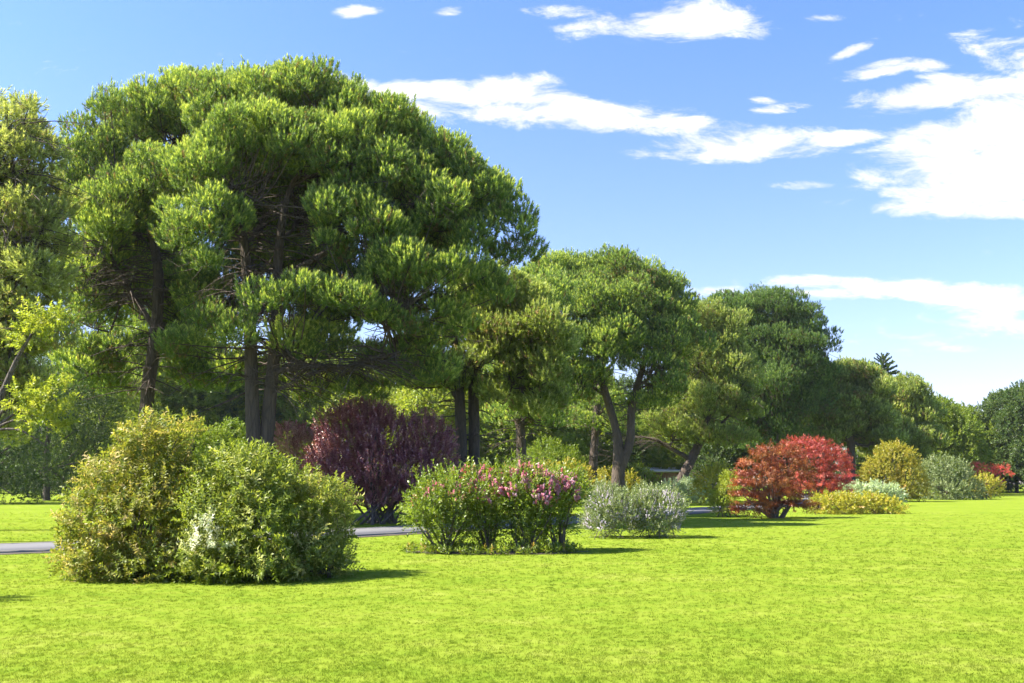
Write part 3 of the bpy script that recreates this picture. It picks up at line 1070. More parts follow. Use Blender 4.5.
rowsE2 = [(600, 400, 22, 12, 0), (575, 420, 26, 14, 0), (610, 330, 34, 34, 0), (640, 300, 36, 28, 0), (595, 290, 34, 26, 0), (620, 425, 14, 10, 0)]
pine('umbrella_pine', 'slender straight-trunked pine immediately left of the V-forked one', 'pine tree', W(594, 480, 66),
     [[(592, 480, 66, .36), (594, 450, 66, .29), (597, 410, 66, .24), (604, 360, 66, .18), (615, 300, 66, .08)]], LL(66, rowsE2, 3), 17, lod=1, clump=(.7, 1.1), dens=10, limbs=6)

rowsF = [(700, 320, 28, 22, 1), (725, 335, 24, 24, 1), (700, 360, 30, 28, 0), (735, 370, 24, 28, 0), (745, 405, 20, 24, 0), (715, 400, 30, 24, -.5), (690, 400, 26, 22, 0), (680, 430, 28, 16, 0), (720, 435, 30, 16, 0), (750, 435, 16, 14, 0),
         (660, 420, 22, 14, 0)]
pine('umbrella_pine', 'low spreading pine on a thick trunk that leans to the right behind the grey-green shrub', 'pine tree', W(680, 480, 72),
     [[(678, 488, 72, .48), (684, 474, 72, .38), (695, 452, 72, .34), (705, 430, 72, .25), (712, 390, 72, .15), (715, 350, 72, .08)],
      [(692, 460, 72, .2), (670, 448, 72, .15), (655, 440, 72, .1), (640, 436, 72, .05)], [(700, 440, 72, .16), (725, 420, 72, .1), (742, 400, 72, .06)]],
     LL(72, backed(rowsF, 380, 3)), 18, mat='needle_warm', lod=1, clump=(.65, 1.15), dens=16, limbs=9)

rowsG = [(735, 310, 30, 20, 1), (770, 308, 34, 20, 1), (802, 325, 28, 24, 0), (825, 345, 18, 20, 0), (750, 340, 34, 26, 0), (790, 350, 34, 26, -1), (815, 375, 24, 22, 0), (770, 380, 34, 24, -1), (745, 385, 26, 24, 0), (800, 405, 28, 20, 0), (770, 415, 28, 18, 0), (820, 410, 14, 14, 0), (790, 432, 24, 14, 0), (760, 440, 20, 14, 0), (735, 410, 20, 30, 0), (785, 375, 40, 40, 3), (760, 350, 40, 40, 3), (805, 390, 26, 30, 2), (770, 420, 34, 26, 3)]
pine('dark_pine', 'broad dark green pine rising behind the red maples', 'pine tree', W(775, 480, 86),
     [[(775, 478, 86, .4), (775, 430, 86, .36), (772, 370, 86, .26), (775, 320, 86, .12)], [(775, 400, 86, .2), (800, 375, 86, .14), (812, 345, 86, .08)]],
     LL(86, backed(rowsG, 330, 3)), 19, mat='needle_dark', lod=1, clump=(.8, 1.3), dens=11, limbs=9)

rowsH = [(850, 378, 26, 18, 0), (828, 392, 18, 18, 0), (872, 392, 20, 18, 0), (845, 405, 28, 18, -1), (870, 418, 22, 16, 0), (825, 420, 18, 14, 0), (845, 432, 20, 12, 0), (880, 438, 14, 12, 0), (818, 440, 14, 12, 0)]
pine('umbrella_pine', 'slim pine with a straight bare trunk left of the golden-brown bush', 'pine tree', W(851, 480, 92),
     [[(851, 482, 92, .42), (851, 450, 92, .38), (850, 420, 92, .3), (850, 385, 92, .12)]], LL(92, rowsH + [(850, 405, 34, 26, 3), (845, 385, 24, 20, 2), (830, 430, 24, 18, 2), (870, 435, 24, 20, 2)], 3.0), 20, mat='needle_warm', lod=2, clump=(.8, 1.2), dens=11, limbs=7)

rowsI = [(905, 392, 20, 14, 0), (890, 410, 24, 18, 0), (915, 415, 22, 18, 0), (900, 435, 26, 18, -1), (925, 440, 18, 16, 0), (880, 448, 18, 14, 0), (905, 458, 24, 14, 0)]
pine('round_pine', 'pale green round-topped pine beneath the spiky conifer tip', 'pine tree', W(900, 480, 98),
     [[(902, 482, 98, .4), (902, 440, 98, .3), (902, 400, 98, .12)]], LL(98, rowsI, 2.8), 21, mat='needle_warm', lod=2, clump=(.9, 1.3), dens=10, limbs=6)

# ---- templates for leaves
T_BIG = [tpl_twig(15, .30, .078, .034, s) for s in range(5)]
T_BIGD = [tpl_twig(15, .32, .082, .032, s + 5, droop=.5, ang0=1.3) for s in range(5)]
T_PLUM = [tpl_twig(14, .42, .085, .045, s + 10, ang0=.95) for s in range(5)]
T_MYR = [tpl_twig(14, .38, .07, .032, s + 15, ang0=.8) for s in range(5)]
T_BLOS = [tpl_twig(24, .11, .034, .026, s + 20, ang0=1.5, tipangle=1.0, fold=.5) for s in range(4)]
T_SAGE = [tpl_twig(14, .30, .055, .022, s + 25, ang0=.8) for s in range(4)]
T_SPK = [tpl_twig(14, .08, .024, .018, s + 30, ang0=1.2, tipangle=.9, fold=.5) for s in range(4)]
T_MAP = [tpl_twig(14, .36, .11, .035, s + 35, ang0=1.35, droop=.3, tipangle=.9) for s in range(5)]
T_MED = [tpl_twig(12, .45, .13, .065, s + 40) for s in range(4)]
T_SAGEF = [tpl_twig(12, .45, .12, .05, s + 26, ang0=.8) for s in range(4)]
T_YEL = [tpl_twig(12, .30, .10, .055, s + 90) for s in range(4)]
T_FAR = [tpl_twig(11, .8, .30, .15, s + 45) for s in range(4)]
T_FARC = [tpl_twig(12, .9, .34, .09, s + 50, droop=.5, ang0=1.2) for s in range(4)]

# ---- big shrub group left
shrub('bronze_shrub', 'large shrub with bronze and yellow leaf tips, leftmost of the big foreground shrubs', 'shrub',
      LL(16.4, [(152, 458, 36, 36, .3), (118, 482, 38, 38, 0), (98, 520, 32, 40, -.2), (140, 520, 44, 46, -.4), (170, 500, 30, 50, 0), (110, 558, 36, 26, -.5), (155, 560, 40, 26, -.5), (78, 555, 18, 20, -.3), (186, 430, 6, 14, 0), (100, 572, 34, 18, -.4), (150, 574, 44, 18, -.5), (150, 435, 22, 20, .2)], .95),
      31, 'bronze', T_BIG + T_BIGD, 125, stem=(14, .022, .28), trim=.18, zmin=-.95, bump=.3, scale=(.6, 1.1), jag=.12, tint=(.52, .22), nb=16)
shrub('green_shrub', 'deep green shrub with a white-leaved sprig at its foot, between bronze and cream shrubs', 'shrub',
      LL(16.3, [(222, 478, 30, 34, .2), (252, 486, 38, 38, -.2), (215, 520, 36, 44, -.3), (262, 525, 42, 44, -.5), (235, 560, 46, 26, -.7), (285, 490, 26, 32, .2), (200, 560, 26, 26, -.4), (280, 560, 30, 24, -.5), (215, 573, 36, 18, -.6), (265, 574, 40, 18, -.6), (245, 465, 26, 22, 0)], .95),
      32, 'shrub', T_BIG + T_BIGD, 125, stem=(12, .022, .28), trim=.18, zmin=-.95, bump=.3, scale=(.6, 1.1), jag=.12, nb=16,
      extra=[('pale_sprig', 'white', T_BIG[:2], 70, dict(bump=.1))] and None)
r_ = np.random.default_rng(5)
a = Acc()
put_all(a, T_BIGD[:3], *foliage(np.array(LL(15.1, [(203, 543, 12, 7), (218, 547, 9, 5), (196, 552, 6, 6), (206, 528, 5, 8)], .15)), r_, T_BIG, 90, tint=(.6, .25), scale=(.55, .85), zmin=-.3), r_)
sp = a.build('pale_sprig', M['white'], [o for o in COL.objects if o.name == 'green_shrub'][0])
sp['label'] = 'white-variegated sprig low on the green shrub'
shrub('cream_shrub', 'cream-edged arching shrub, rightmost of the big foreground shrubs', 'shrub',
      LL(16.5, [(314, 500, 26, 30, 0), (326, 530, 22, 34, .1), (308, 548, 30, 32, -.4), (330, 560, 18, 16, 0), (338, 500, 12, 20, .2), (296, 565, 24, 18, -.4), (320, 570, 34, 16, -.4)], .85),
      33, 'cream', T_BIG + T_BIGD, 120, stem=(10, .018, .25), trim=.18, zmin=-.95, bump=.3, scale=(.6, 1.1), jag=.14, tint=(.42, .22), nb=14)

# ---- purple plums
shrub('purple_plum', 'dark purple-leaved plum bush on bare stems, tallest of the two purple ones', 'shrub',
      LL(36, [(350, 440, 34, 32, 0), (385, 445, 34, 30, -.5), (425, 445, 30, 28, 0), (335, 470, 30, 28, -.3), (370, 475, 36, 28, -.8), (410, 475, 34, 26, -.6), (440, 468, 18, 26, 0), (345, 497, 24, 20, 0), (385, 498, 30, 20, -.3), (425, 495, 22, 18, 0), (365, 425, 22, 20, .5)], 1.2),
      34, 'plum', T_PLUM, 60, stem=(16, .055, .5), stemmat='bark_dark', bump=.3, up=1.5, jag=.28, nb=14, zmin=-.9)
shrub('purple_plum', 'thin paler purple plum at the left of the darker one', 'shrub',
      LL(39, [(304, 450, 22, 20, 0), (322, 462, 18, 26, 0), (290, 440, 14, 14, 0), (312, 488, 18, 22, 0)], .9),
      35, 'plum', T_PLUM, 60, stem=(8, .03, .4), stemmat='bark_dark', bump=.2, up=.9, jag=.2, tint=(.7, .2))

# ---- pink crepe myrtles
MY = [('leftmost pink crepe myrtle of the row, mostly green with blossom at its left rim', 446, [(432, 505, 22, 28), (455, 497, 24, 32), (420, 512, 12, 16), (448, 525, 24, 18), (450, 540, 17, 14)], 21.6),
      ('bushy crepe myrtle with pale pink blossom, second from the left in the row', 487, [(482, 492, 24, 28), (500, 498, 22, 34), (484, 520, 22, 20), (486, 541, 15, 14)], 21.9),
      ('crepe myrtle with the deepest pink blossom, third from the left in the row', 527, [(520, 490, 22, 30), (540, 498, 22, 32), (525, 522, 22, 18), (524, 541, 15, 14)], 21.7),
      ('rightmost crepe myrtle of the row, covered in lilac-pink blossom', 558, [(556, 495, 22, 28), (570, 492, 12, 22), (552, 522, 20, 20), (548, 540, 14, 13)], 22.3)]
for i, (lab, px, rows, D) in enumerate(MY):
    rng = np.random.default_rng(50 + i)
    lob = np.array(LL(D, rows, .62))
    lob[-1, 4] = .38
    lob[:, 3:] -= .08
    lob[:-1, 2] -= .08
    base = W(px, 480, D)
    root = thing('crepe_myrtle', (base[0], base[1], 0), lab, 'flowering shrub', 'row of pink crepe myrtles')
    a = Acc()
    put_all(a, T_MYR, *foliage(lob, rng, T_MYR, 95, up=1.0, bump=.3, jag=.14, zmin=-.95, depth=(.35, 1.03)), rng)
    a.build('foliage', M['myrtle'], root)
    a = Acc()
    P, Dn, S, T = foliage(lob[:2], rng, T_BLOS, (55, 150, 220, 240)[i], up=.9, zmin=-.1 if i < 3 else -.4, bump=.3, depth=(.97, 1.14), jag=.04, tint=(.35 + .12 * i, .25))
    # blossom gathers in bunches
    kk = np.sin(P[:, 0] * 9 + i) * np.sin(P[:, 2] * 8 + P[:, 1] * 7)
    kk = kk > -.05
    P, Dn, S, T = P[kk], Dn[kk], S[kk], T[kk]
    put_all(a, T_BLOS, P, Dn, S, T, rng)
    a.build('blossom', M['pink'], root)
    tips = [l[:3] + sphere_dirs(1, rng, -.2, 1)[0] * l[3:] * .8 for l in lob for _ in range(3)]
    stems(root, rng, base, tips, .026, lean=.10)

soil_patch(W(495, 480, 21.7)[0], 21.8, 2.0, .75, 1)
rng = np.random.default_rng(61)
n = 420
aa = rng.uniform(0, 2 * np.pi, n)
rr = np.sqrt(rng.uniform(.2, 1, n))
P = np.stack([W(492, 480, 21.7)[0] + 2.0 * rr * np.cos(aa), 21.6 + .75 * rr * np.sin(aa), rng.uniform(.0, .07, n)], 1)
a = Acc()
put_all(a, [tpl_twig(9, .14, .10, .03, s + 60, ang0=1.2) for s in range(3)], P, np.tile([[0, 0, 1.]], (n, 1)) + rng.normal(size=(n, 3)) * .5, rng.uniform(.6, 1.2, n), rng.uniform(0, 1, n), rng)
tag(a.build('ground_cover', M['myrtle']), 'low leafy ground cover around the feet of the pink myrtles', 'ground cover', kind='stuff')

# ---- lilac/grey bushes
for i, (lab, px, rows) in enumerate([
        ('grey-green bush dotted with pale lilac flowers, left one of the touching pair', 612, [(605, 508, 18, 18), (622, 515, 20, 20), (600, 523, 14, 14)]),
        ('grey-green bush dotted with pale lilac flowers, right one of the touching pair', 655, [(645, 512, 18, 20), (664, 513, 20, 20), (655, 525, 24, 14)])]):
    rng = np.random.default_rng(70 + i)
    lob = np.array(LL(27.2 + .2 * i, rows, .7))
    base = W(px, 480, 27.2)
    root = thing('lilac_bush', (base[0], base[1], 0), lab, 'flowering shrub', 'pair of lilac-flowered bushes')
    a = Acc()
    put_all(a, T_SAGE, *foliage(lob, rng, T_SAGE, 175, up=.9, bump=.2, jag=.15, zmin=-.95), rng)
    a.build('foliage', M['sage_dark'], root)
    a = Acc()
    put_all(a, T_SPK, *foliage(lob, rng, T_SPK, 120, up=.9, zmin=-.35, depth=(.97, 1.1), jag=.1), rng)
    a.build('blossom', M['lilac'], root)
    stems(root, rng, base, [l[:3] for l in lob for _ in range(4)], .012, lean=.3)


# ---- maples
def maple(label, D, rows, px, seed, mat, dens, stemr=.05, group=None, layers=True):
    rng = np.random.default_rng(seed)
    lob = np.array(LL(D, rows, None))
    lob[:, 3:] = np.maximum(lob[:, 3:] - .14, .2)
    base = W(px, 480, D)
    root = thing('japanese_maple', (base[0], base[1], 0), label, 'maple tree', group)
    P, Dn, S, T = foliage(lob, rng, T_MAP, dens, up=-.1, zmin=-.5, bump=.25, depth=(.45, 1.05), jag=.12)
    Dn = unit(Dn * np.array([1, 1, .45]))
    # leaves gather in flat tiers
    if layers:
        st = .42
        ph = (P[:, 2] + .25 * np.sin(P[:, 0] * 1.7 + P[:, 1])) / st
        P[:, 2] += (np.round(ph) - ph) * st * .55
    a = Acc()
    put_all(a, T_MAP, P, Dn, S, T, rng)
    a.build('crown', M[mat], root)
    w = Wood(rng)
    for l in lob:
        for _ in range(3):
            t = l[:3] + sphere_dirs(1, rng, -.2, .8)[0] * l[3:] * .7
            b0 = np.array([base[0] + rng.normal() * .12, base[1] + rng.normal() * .12, -.05])
            m1 = b0 * .6 + t * .4 + np.array([0, 0, .25]) + rng.normal(size=3) * .12
            w.tube([b0, m1, t], [stemr * 1.3, stemr * .8, stemr * .25], 6, n=9)
    w.build('trunk', M['stem'], root)
    return root


maple('bronze-red japanese maple with tiered foliage and pale stems, nearest of the red trees', 41,
      [(758, 470, 22, 18, 0), (785, 462, 22, 18, .4), (745, 492, 14, 22, 0), (770, 488, 26, 16, -.8), (797, 480, 18, 24, .2), (800, 503, 14, 12, 0), (768, 452, 14, 10, 0), (754, 508, 22, 11, -.6), (797, 505, 17, 13, 0), (781, 498, 18, 16, .6), (748, 478, 12, 12, 0)], 773, 80, 'maple', 50)
maple('brighter red japanese maple standing just behind the nearest bronze-red one', 52,
      [(816, 456, 24, 18, 0), (836, 466, 17, 20, 0), (818, 484, 24, 16, 0), (841, 488, 12, 12, 0), (800, 448, 18, 11, 0)], 817, 81, 'maple_coral', 44)
maple('small scarlet maple half hidden behind the slim pine trunk', 66,
      [(845, 478, 10, 12, 0), (850, 492, 8, 8, 0), (842, 466, 6, 5, 0)], 846, 82, 'maple_red', 30)
maple('distant scarlet maple near the right-hand dark tree', 100,
      [(985, 470, 12, 9, 0), (1002, 472, 10, 9, 0), (992, 482, 10, 7, 0), (975, 466, 7, 5, 0)], 990, 83, 'maple_red', 18, layers=False)

# ---- shrubs behind the path and along the far border: name, label, cat, D, rows, mat, dens, templates
rows_far = [
    ('yellow_shrub', 'bright yellow-green shrub tucked against the left side of the bronze-red maple', 42, [(725, 497, 12, 13, 0), (733, 488, 11, 15, .5), (720, 508, 10, 9, 0)], 'yellow', T_BIG, 40),
    ('green_bush', 'olive green rounded bush left of the bright yellow shrub', 62, [(712, 482, 14, 12, 0), (705, 492, 10, 12, 0), (722, 478, 12, 10, .5)], 'ochre', T_MED, 18),
    ('pale_bush', 'pale flowering bush at the bend of the path', 68, [(690, 492, 14, 10, 0), (672, 492, 12, 9, 0), (702, 497, 8, 7, 0)], 'silver', T_SAGE, 30),
    ('silver_shrub', 'low silvery shrub, left one of the pair behind the ochre shrubs', 60, [(850, 495, 10, 8, 0), (862, 494, 10, 8, 0)], 'silver', T_SAGE, 42),
    ('silver_shrub', 'low silvery shrub, right one of the pair behind the ochre shrubs', 60, [(880, 494, 12, 8, 0), (893, 496, 9, 8, 0)], 'silver', T_SAGE, 42),
    ('ochre_shrub', 'low ochre and yellow-green shrub next to the bronze-red maple', 46, [(828, 507, 14, 7, 0), (845, 507, 14, 7, 0)], 'ochre', T_SAGE, 50),
    ('ochre_shrub', 'low ochre shrub with rusty tips at the right end of the near border', 46.5, [(868, 507, 14, 7, 0), (885, 509, 13, 6, 0)], 'ochre', T_SAGE, 50),
    ('golden_bush', 'tall golden-brown bush right of the slim pine trunk', 72, [(895, 462, 18, 18, 0), (882, 475, 18, 18, 0), (908, 478, 17, 18, 0), (895, 490, 20, 10, 0), (870, 482, 8, 10, 0), (918, 488, 10, 12, 0)], 'gold', T_MED, 17),
    ('olive_bush', 'wide grey-green bush between the golden bush and the pale yellow one', 80, [(938, 472, 18, 16, 0), (955, 478, 18, 18, 0), (930, 488, 14, 12, 0), (965, 490, 16, 10, 0), (945, 490, 20, 10, -1)], 'sage_dark', T_MED, 15),
    ('cream_bush', 'pale yellow-green bush at the right end of the far border', 82, [(982, 486, 12, 9, 0), (993, 488, 8, 8, 0), (972, 488, 8, 8, 0)], 'ochre', T_MED, 16),
    ('hedge_bush', 'yellowish-green bush behind the blossoming myrtles, left of the straight trunk', 58, [(565, 480, 16, 16, 0), (580, 485, 14, 18, 0), (550, 478, 12, 14, 0)], 'gold', T_MED, 17),
    ('hedge_bush', 'glossy green bush between the two middle pine trunks', 66, [(560, 462, 20, 16, 0), (545, 455, 14, 14, 0), (575, 470, 14, 14, 0), (560, 482, 20, 14, 0)], 'broad', T_MED, 16),
    ('hedge_bush', 'orange-tinged low bush seen between the straight trunk and the V-forked trunk', 70, [(608, 482, 12, 12, 0), (602, 490, 12, 9, 0), (630, 485, 9, 10, 0)], 'gold', T_MED, 16),
    ('hedge_bush', 'rounded pale green bush left of the small wooden shelter', 95, [(640, 476, 12, 10, 0), (652, 482, 9, 8, 0), (632, 484, 10, 8, 0)], 'broad', T_MED, 12),
    ('hedge_bush', 'dark round bush right beside the small wooden shelter', 98, [(700, 478, 12, 12, 0), (712, 470, 14, 14, 0)], 'broad_dark', T_MED, 10),
    ('hedge_bush', 'lit green bush glimpsed just right of the twin pine trunks', 52, [(292, 455, 14, 20, 0), (305, 470, 12, 20, 0), (280, 470, 12, 18, 0)], 'broad', T_MED, 17),
    ('hedge_bush', 'small leafy bush between the leaning trunk and the twin trunks', 50, [(195, 445, 20, 16, 0), (215, 455, 18, 22, 0), (232, 440, 14, 16, 1)], 'broad', T_MED, 17),
]
for i, (nm, lab, D, rows, mat, tp, dens) in enumerate(rows_far):
    shrub(nm, lab, 'shrub', [np.array(q) * [1, 1, 1, 1.1, 1.1, 1.1] for q in LL(D, rows, None)], 100 + i, mat, T_SAGEF if tp is T_SAGE else tp, dens * 1.7, stem=(6, .03, .25), bump=.2, jag=.1, zmin=-.9)

# yellow deciduous tree at the left
shrub('yellow_maple', 'yellow-green leafy branches glowing in the sun below the edge pine, beside the path', 'tree',
      LL(25, [(44, 318, 20, 15, 0), (30, 335, 18, 14, 0), (58, 398, 16, 18, -.3), (40, 416, 22, 18, 0), (24, 400, 16, 18, 0), (62, 428, 10, 9, 0)], None), 130, 'yellow', T_YEL, 46,
      stem=None, partname='crown', zmin=-.8, ground=False)
_r = [o for o in COL.objects if o.name == 'yellow_maple'][0]
_w = Wood(rng)
_p = [W(-14, 480, 25.3), W(-8, 430, 25.3), W(12, 370, 25.2), W(34, 330, 25)]
_p[0][2] = -.1
_w.tube(_p, [.13, .11, .07, .03], 8, n=16)
for _q in [(50, 405), (38, 425), (20, 395), (45, 445)]:
    _w.tube([_p[1], (_p[1] + W(_q[0], _q[1], 25)) / 2 + np.array([0, 0, .2]), W(_q[0], _q[1], 25)], [.05, .03, .012], 5, n=8)
_w.build('trunk', M['bark_dark'], _r)

for _px, _D, _h, _r, _lab in [(-8, 66, 9.5, 4.6, 'dark green leafy tree filling the left edge below the edge pine'),
                              (48, 76, 12.0, 4.8, 'dark bushy tree right behind the lower yellow foliage'),
                              (98, 82, 10.5, 4.6, 'mid green tree whose top shows left of the leaning pine trunk')]:
    _p = W(_px, 480, _D)
    broad_tree('bushy_tree', _lab, 'tree', _p[0], _p[1], _h, _r, 500 + _px + 10, 'broad_dark' if _px < 90 else 'broad', T_MED, 11, crown0=.03, lobesn=16, zmin=-.9, bump=.25, jag=.15)
# just outside the frame, only its shadow reaches the picture
p_ = G(-48, 600)
shrub('low_bush', 'small bush just outside the left edge whose shadow touches the near lawn', 'shrub',
      [[p_[0], p_[1], .35, .42, .4, .45], [p_[0] - .5, p_[1] + .1, .3, .4, .4, .4]], 132, 'broad', T_BIG, 70, stem=(5, .012, .1))

# ---- background trees
rngb = np.random.default_rng(900)
BG = []
kinds = [('cedar', 'broad_dark', T_FARC), ('broad_tree', 'broad', T_FAR), ('broad_tree', 'broad_dark', T_FAR), ('light_tree', 'ochre', T_FAR)]
protos = []
protos.append(broad_tree('dark_cedar', '', 'tree', 0, 0, 20, 5.2, 301, 'broad_dark', T_FARC, 7, crown0=.06, lobesn=22, cone=1, zmin=-.8, bump=.25, jag=.2))
protos.append(broad_tree('broadleaf_tree', '', 'tree', 0, 0, 15, 6.5, 302, 'broad', T_FAR, 6.5, crown0=.14, lobesn=18, zmin=-.8, bump=.25, jag=.15))
protos.append(broad_tree('broadleaf_tree', '', 'tree', 0, 0, 16, 6.0, 303, 'broad_dark', T_FAR, 6.5, crown0=.12, lobesn=18, zmin=-.8, bump=.25, jag=.15))
protos.append(broad_tree('light_tree', '', 'tree', 0, 0, 12, 5.5, 304, 'lightgreen', T_FAR, 6.5, crown0=.12, lobesn=14, zmin=-.8, bump=.25, jag=.15))
used = [False] * 4
spots = [  # px, D, kind, scale, label
    (-20, 118, 0, 1.0, 'dark cedar at the far left edge beyond the sunlit strip of lawn'),
    (22, 112, 0, .95, 'dark cedar directly below the upper yellow foliage at the left'),
    (62, 112, 0, 1.2, 'tall dark cedar left of the leaning pine trunk'),
    (100, 108, 2, 1.0, 'dark broadleaf tree just left of the leaning pine trunk'),
    (128, 112, 0, 1.25, 'dark cedar partly covered by the leaning pine trunk'),
    (165, 92, 1, 1.15, 'lit green tree just right of the leaning pine trunk'),
    (200, 105, 3, 1.35, 'yellowish tree seen through the dead twigs left of the twin trunks'),
    (232, 95, 2, .85, 'dark tree close to the left side of the twin trunks'),
    (300, 98, 1, 1.0, 'mid green tree showing above the thin paler plum'),
    (330, 112, 2, 1.1, 'dark tree behind the top of the purple plum'),
    (365, 96, 3, .9, 'pale yellow-green tree behind the long horizontal pine branch'),
    (405, 105, 1, 1.05, 'green tree behind the right half of the purple plum'),
    (438, 92, 3, .95, 'sunlit light green tree left of the double-trunked pine'),
    (495, 100, 2, .9, 'dark green tree between the double-trunked pine and the short straight trunk'),
    (535, 92, 1, .9, 'green tree right behind the short straight trunk'),
    (575, 110, 1, 1.0, 'leafy green tree behind the slender straight-trunked pine'),
    (622, 125, 2, .9, 'dark tree seen through the fork of the V-shaped trunk'),
    (655, 130, 3, .95, 'yellowish tree standing behind the small wooden shelter'),
    (700, 112, 1, .9, 'green tree behind the leaning-trunk pine'),
    (735, 100, 2, .8, 'dark tree behind the bright yellow shrub'),
    (800, 110, 2, .75, 'dark tree between the two red maples and the broad dark pine'),
    (868, 118, 2, .7, 'dark tree behind the slim pine trunk'),
    (940, 108, 1, .70, 'sunlit green tree behind the grey-green bush'),
    (962, 120, 1, .70, 'bright green tree at the right end of the row before the sky gap'),
    (925, 125, 2, .74, 'darker green tree behind the wide grey-green bush'),
    (985, 135, 2, .62, 'small greyish-green tree in the dip of the skyline at the right'),
    (1016, 118, 2, .76, 'big dark green tree at the right edge of the lawn'),
    (1045, 112, 2, .80, 'dark green tree cut off by the right edge of the photo'),
    (1030, 130, 1, .9, 'lighter tree behind the big dark one at the right edge'),
]
for i, (px, D, k, s, lab) in enumerate(spots):
    p = W(px, 480, D)
    rot = rngb.uniform(0, 6.28)
    if not used[k]:
        used[k] = True
        o = protos[k]
        o.location = (p[0], p[1], 0)
        o.rotation_euler = (0, 0, rot)
        o.scale = (s,) * 3
        o['label'] = lab
    else:
        o = copy_thing(protos[k], (p[0], p[1], 0), rot, (s * rngb.uniform(.9, 1.1), s * rngb.uniform(.9, 1.1), s), lab)
    o['group'] = 'trees along the back of the park'

# far understorey: low bushes closing the gap below the far crowns
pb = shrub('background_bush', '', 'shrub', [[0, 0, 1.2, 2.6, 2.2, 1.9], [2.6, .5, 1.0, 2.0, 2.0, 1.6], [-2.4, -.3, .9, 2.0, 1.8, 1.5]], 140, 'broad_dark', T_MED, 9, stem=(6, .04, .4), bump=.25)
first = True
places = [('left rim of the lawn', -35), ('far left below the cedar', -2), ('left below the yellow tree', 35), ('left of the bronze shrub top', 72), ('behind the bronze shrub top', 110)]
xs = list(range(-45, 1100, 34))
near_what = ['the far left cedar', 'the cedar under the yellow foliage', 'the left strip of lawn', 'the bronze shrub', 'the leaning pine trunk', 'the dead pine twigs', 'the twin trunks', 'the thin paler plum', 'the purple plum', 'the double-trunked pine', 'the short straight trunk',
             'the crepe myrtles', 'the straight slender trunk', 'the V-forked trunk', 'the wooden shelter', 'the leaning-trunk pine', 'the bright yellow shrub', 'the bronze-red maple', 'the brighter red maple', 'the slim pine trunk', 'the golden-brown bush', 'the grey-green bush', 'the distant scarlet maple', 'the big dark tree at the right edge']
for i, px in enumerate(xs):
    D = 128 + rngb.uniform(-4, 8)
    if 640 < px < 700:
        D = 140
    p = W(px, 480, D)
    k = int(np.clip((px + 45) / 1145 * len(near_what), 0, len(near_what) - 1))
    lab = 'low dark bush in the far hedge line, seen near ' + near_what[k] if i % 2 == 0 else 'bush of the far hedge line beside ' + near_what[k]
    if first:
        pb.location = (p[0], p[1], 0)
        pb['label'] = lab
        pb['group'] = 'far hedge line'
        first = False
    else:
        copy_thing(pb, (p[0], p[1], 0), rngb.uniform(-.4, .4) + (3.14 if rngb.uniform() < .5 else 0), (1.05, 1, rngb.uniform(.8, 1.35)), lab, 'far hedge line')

# ---- monkey puzzle tip and small cypress tip above the tree line
rng = np.random.default_rng(400)
p = W(890, 480, 128)
top = W(890, 358, 128)[2]
root = thing('monkey_puzzle', (p[0], p[1], 0), 'spiky-armed conifer tip poking above the round pine on the skyline', 'conifer tree')
w = Wood(rng)
w.tube([[p[0], p[1], -.1], [p[0] + .1, p[1], top * .5], [p[0], p[1], top]], [.35, .25, .06], 8, n=10)
w.build('trunk', M['bark_dark'], root)
a = Acc()
tp = [tpl_twig(60, 1.0, .22, .12, s + 70, ang0=.9, tipangle=.5, droop=0) for s in range(2)]
P, Dn, S = [], [], []
for t in range(9):
    z = top - .2 - t * .55
    nb = 6
    for k in range(nb):
        az = k * 2 * np.pi / nb + t * .5 + rng.uniform(-.15, .15)
        L_ = 1.1 + .22 * t
        el = .75 - .13 * t
        P.append([p[0], p[1], z])
        Dn.append([math.cos(az) * math.cos(el), math.sin(az) * math.cos(el), math.sin(el)])
        S.append(min(L_, 2.4))
put_all(a, tp, np.array(P), np.array(Dn), np.array(S), rng.uniform(0, 1, len(P)), rng)
a.build('crown', M['broad_dark'], root)

p = W(926, 480, 130)
shrub('slender_cypress', 'thin dark cypress tip just visible right of the spiky conifer', 'conifer tree',
      [[p[0], p[1], z, max(.25, .9 - z / 16), max(.25, .9 - z / 16), 1.4] for z in np.linspace(1.5, 13.6, 9)], 410, 'broad_dark', T_MED, 12, stem=(2, .08, .02), stemmat='bark_dark', partname='crown', up=1.5)

# ---- wooden shelter
def box(x0, x1, y0, y1, z0, z1):
    v = np.array([[x, y, z] for z in (z0, z1) for y in (y0, y1) for x in (x0, x1)], float)
    f = np.array([[0, 2, 3, 1], [4, 5, 7, 6], [0, 1, 5, 4], [2, 6, 7, 3], [0, 4, 6, 2], [1, 3, 7, 5]])
    return v, f


def boxes(name, lst, mat, parent):
    V, Fs, n = [], [], 0
    for b_ in lst:
        v, f = box(*b_)
        V.append(v)
        Fs.append(f + n)
        n += 8
    return link_mesh(name, np.concatenate(V), np.concatenate(Fs), mat, parent)


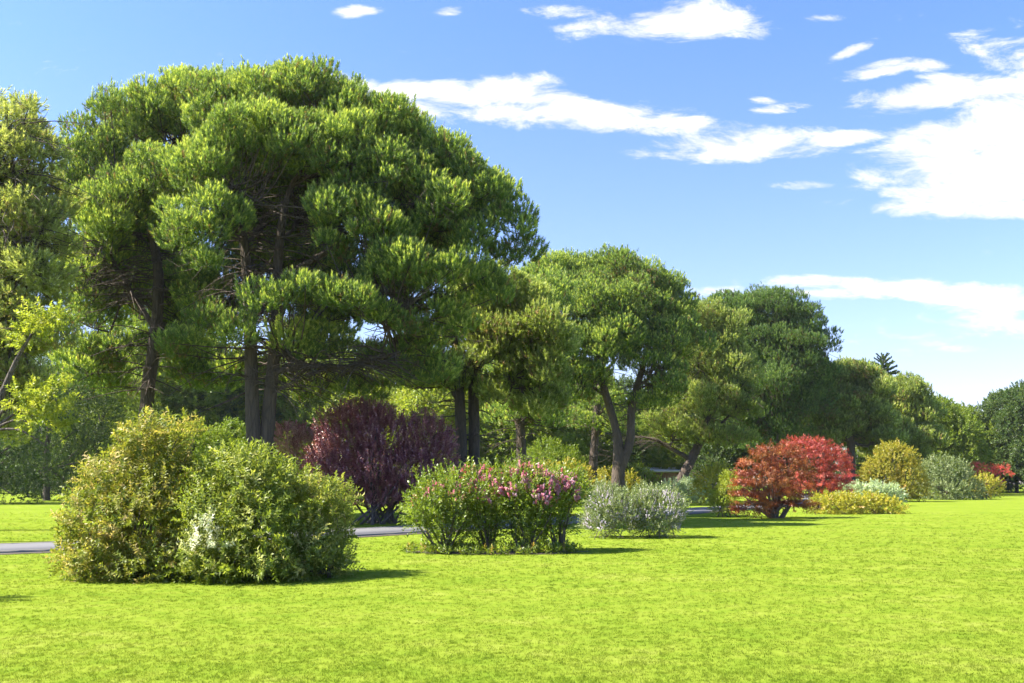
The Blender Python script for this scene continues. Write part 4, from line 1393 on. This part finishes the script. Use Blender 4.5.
M['wood'] = plain_mat('weathered_reddish_timber', (.42, .25, .20), (.30, .17, .14), .8, 3)
M['roofing'] = plain_mat('pale_roof_felt', (.55, .53, .50), (.42, .40, .38), .8, 2)
M['dark_in'] = plain_mat('dark_timber', (.05, .035, .03), (.03, .02, .02), .9, 3)
p = W(671, 480, 108)
x0, y0 = p[0] - 2.6, 108
root = thing('wooden_shelter', (p[0], 108, 0), 'small reddish wooden shelter with a pale roof, seen under the leaning-trunk pine', 'shelter')
boxes('wall', [(x0 + i * .26, x0 + i * .26 + .25, y0 + 2.2, y0 + 2.26, .1, 2.4) for i in range(20)], M['wood'], root)
boxes('side_wall', [(x0, x0 + .08, y0 + .1 + i * .26, y0 + .1 + i * .26 + .25, .1, 2.4) for i in range(8)], M['wood'], root)
boxes('side_wall', [(x0 + 5.12, x0 + 5.2, y0 + .1 + i * .26, y0 + .1 + i * .26 + .25, .1, 2.4) for i in range(8)], M['wood'], root)
boxes('rail', [(x0 + .1, x0 + 5.1, y0 - .02, y0 + .04, 1.0, 1.1), (x0 + .1, x0 + 5.1, y0 - .02, y0 + .04, .3, .4)] + [(x0 + .2 + i * .2, x0 + .26 + i * .2, y0 - .01, y0 + .03, .4, 1.0) for i in range(24)], M['dark_in'], root)
for i in range(4):
    boxes('post', [(x0 + .02 + i * 1.68, x0 + .16 + i * 1.68, y0 - .2, y0 - .06, 0, 2.45)], M['wood'], root)
v = np.array([[x0 - .4, y0 - .7, 2.45], [x0 + 5.6, y0 - .7, 2.45], [x0 + 5.6, y0 + 2.7, 2.85], [x0 - .4, y0 + 2.7, 2.85], [x0 - .4, y0 - .7, 2.65], [x0 + 5.6, y0 - .7, 2.65], [x0 + 5.6, y0 + 2.7, 3.05], [x0 - .4, y0 + 2.7, 3.05]])
f = np.array([[0, 3, 2, 1], [4, 5, 6, 7], [0, 1, 5, 4], [1, 2, 6, 5], [2, 3, 7, 6], [3, 0, 4, 7]])
link_mesh('roof', v, f, M['roofing'], root)
boxes('front_panel', [(x0 + 1.9 + i * .26, x0 + 2.15 + i * .26, y0 - .05, y0 + .0, 1.12, 2.4) for i in range(12)], M['wood'], root)
boxes('floor', [(x0 + .1, x0 + 5.1, y0, y0 + 2.15, .02, .12)], M['dark_in'], root)
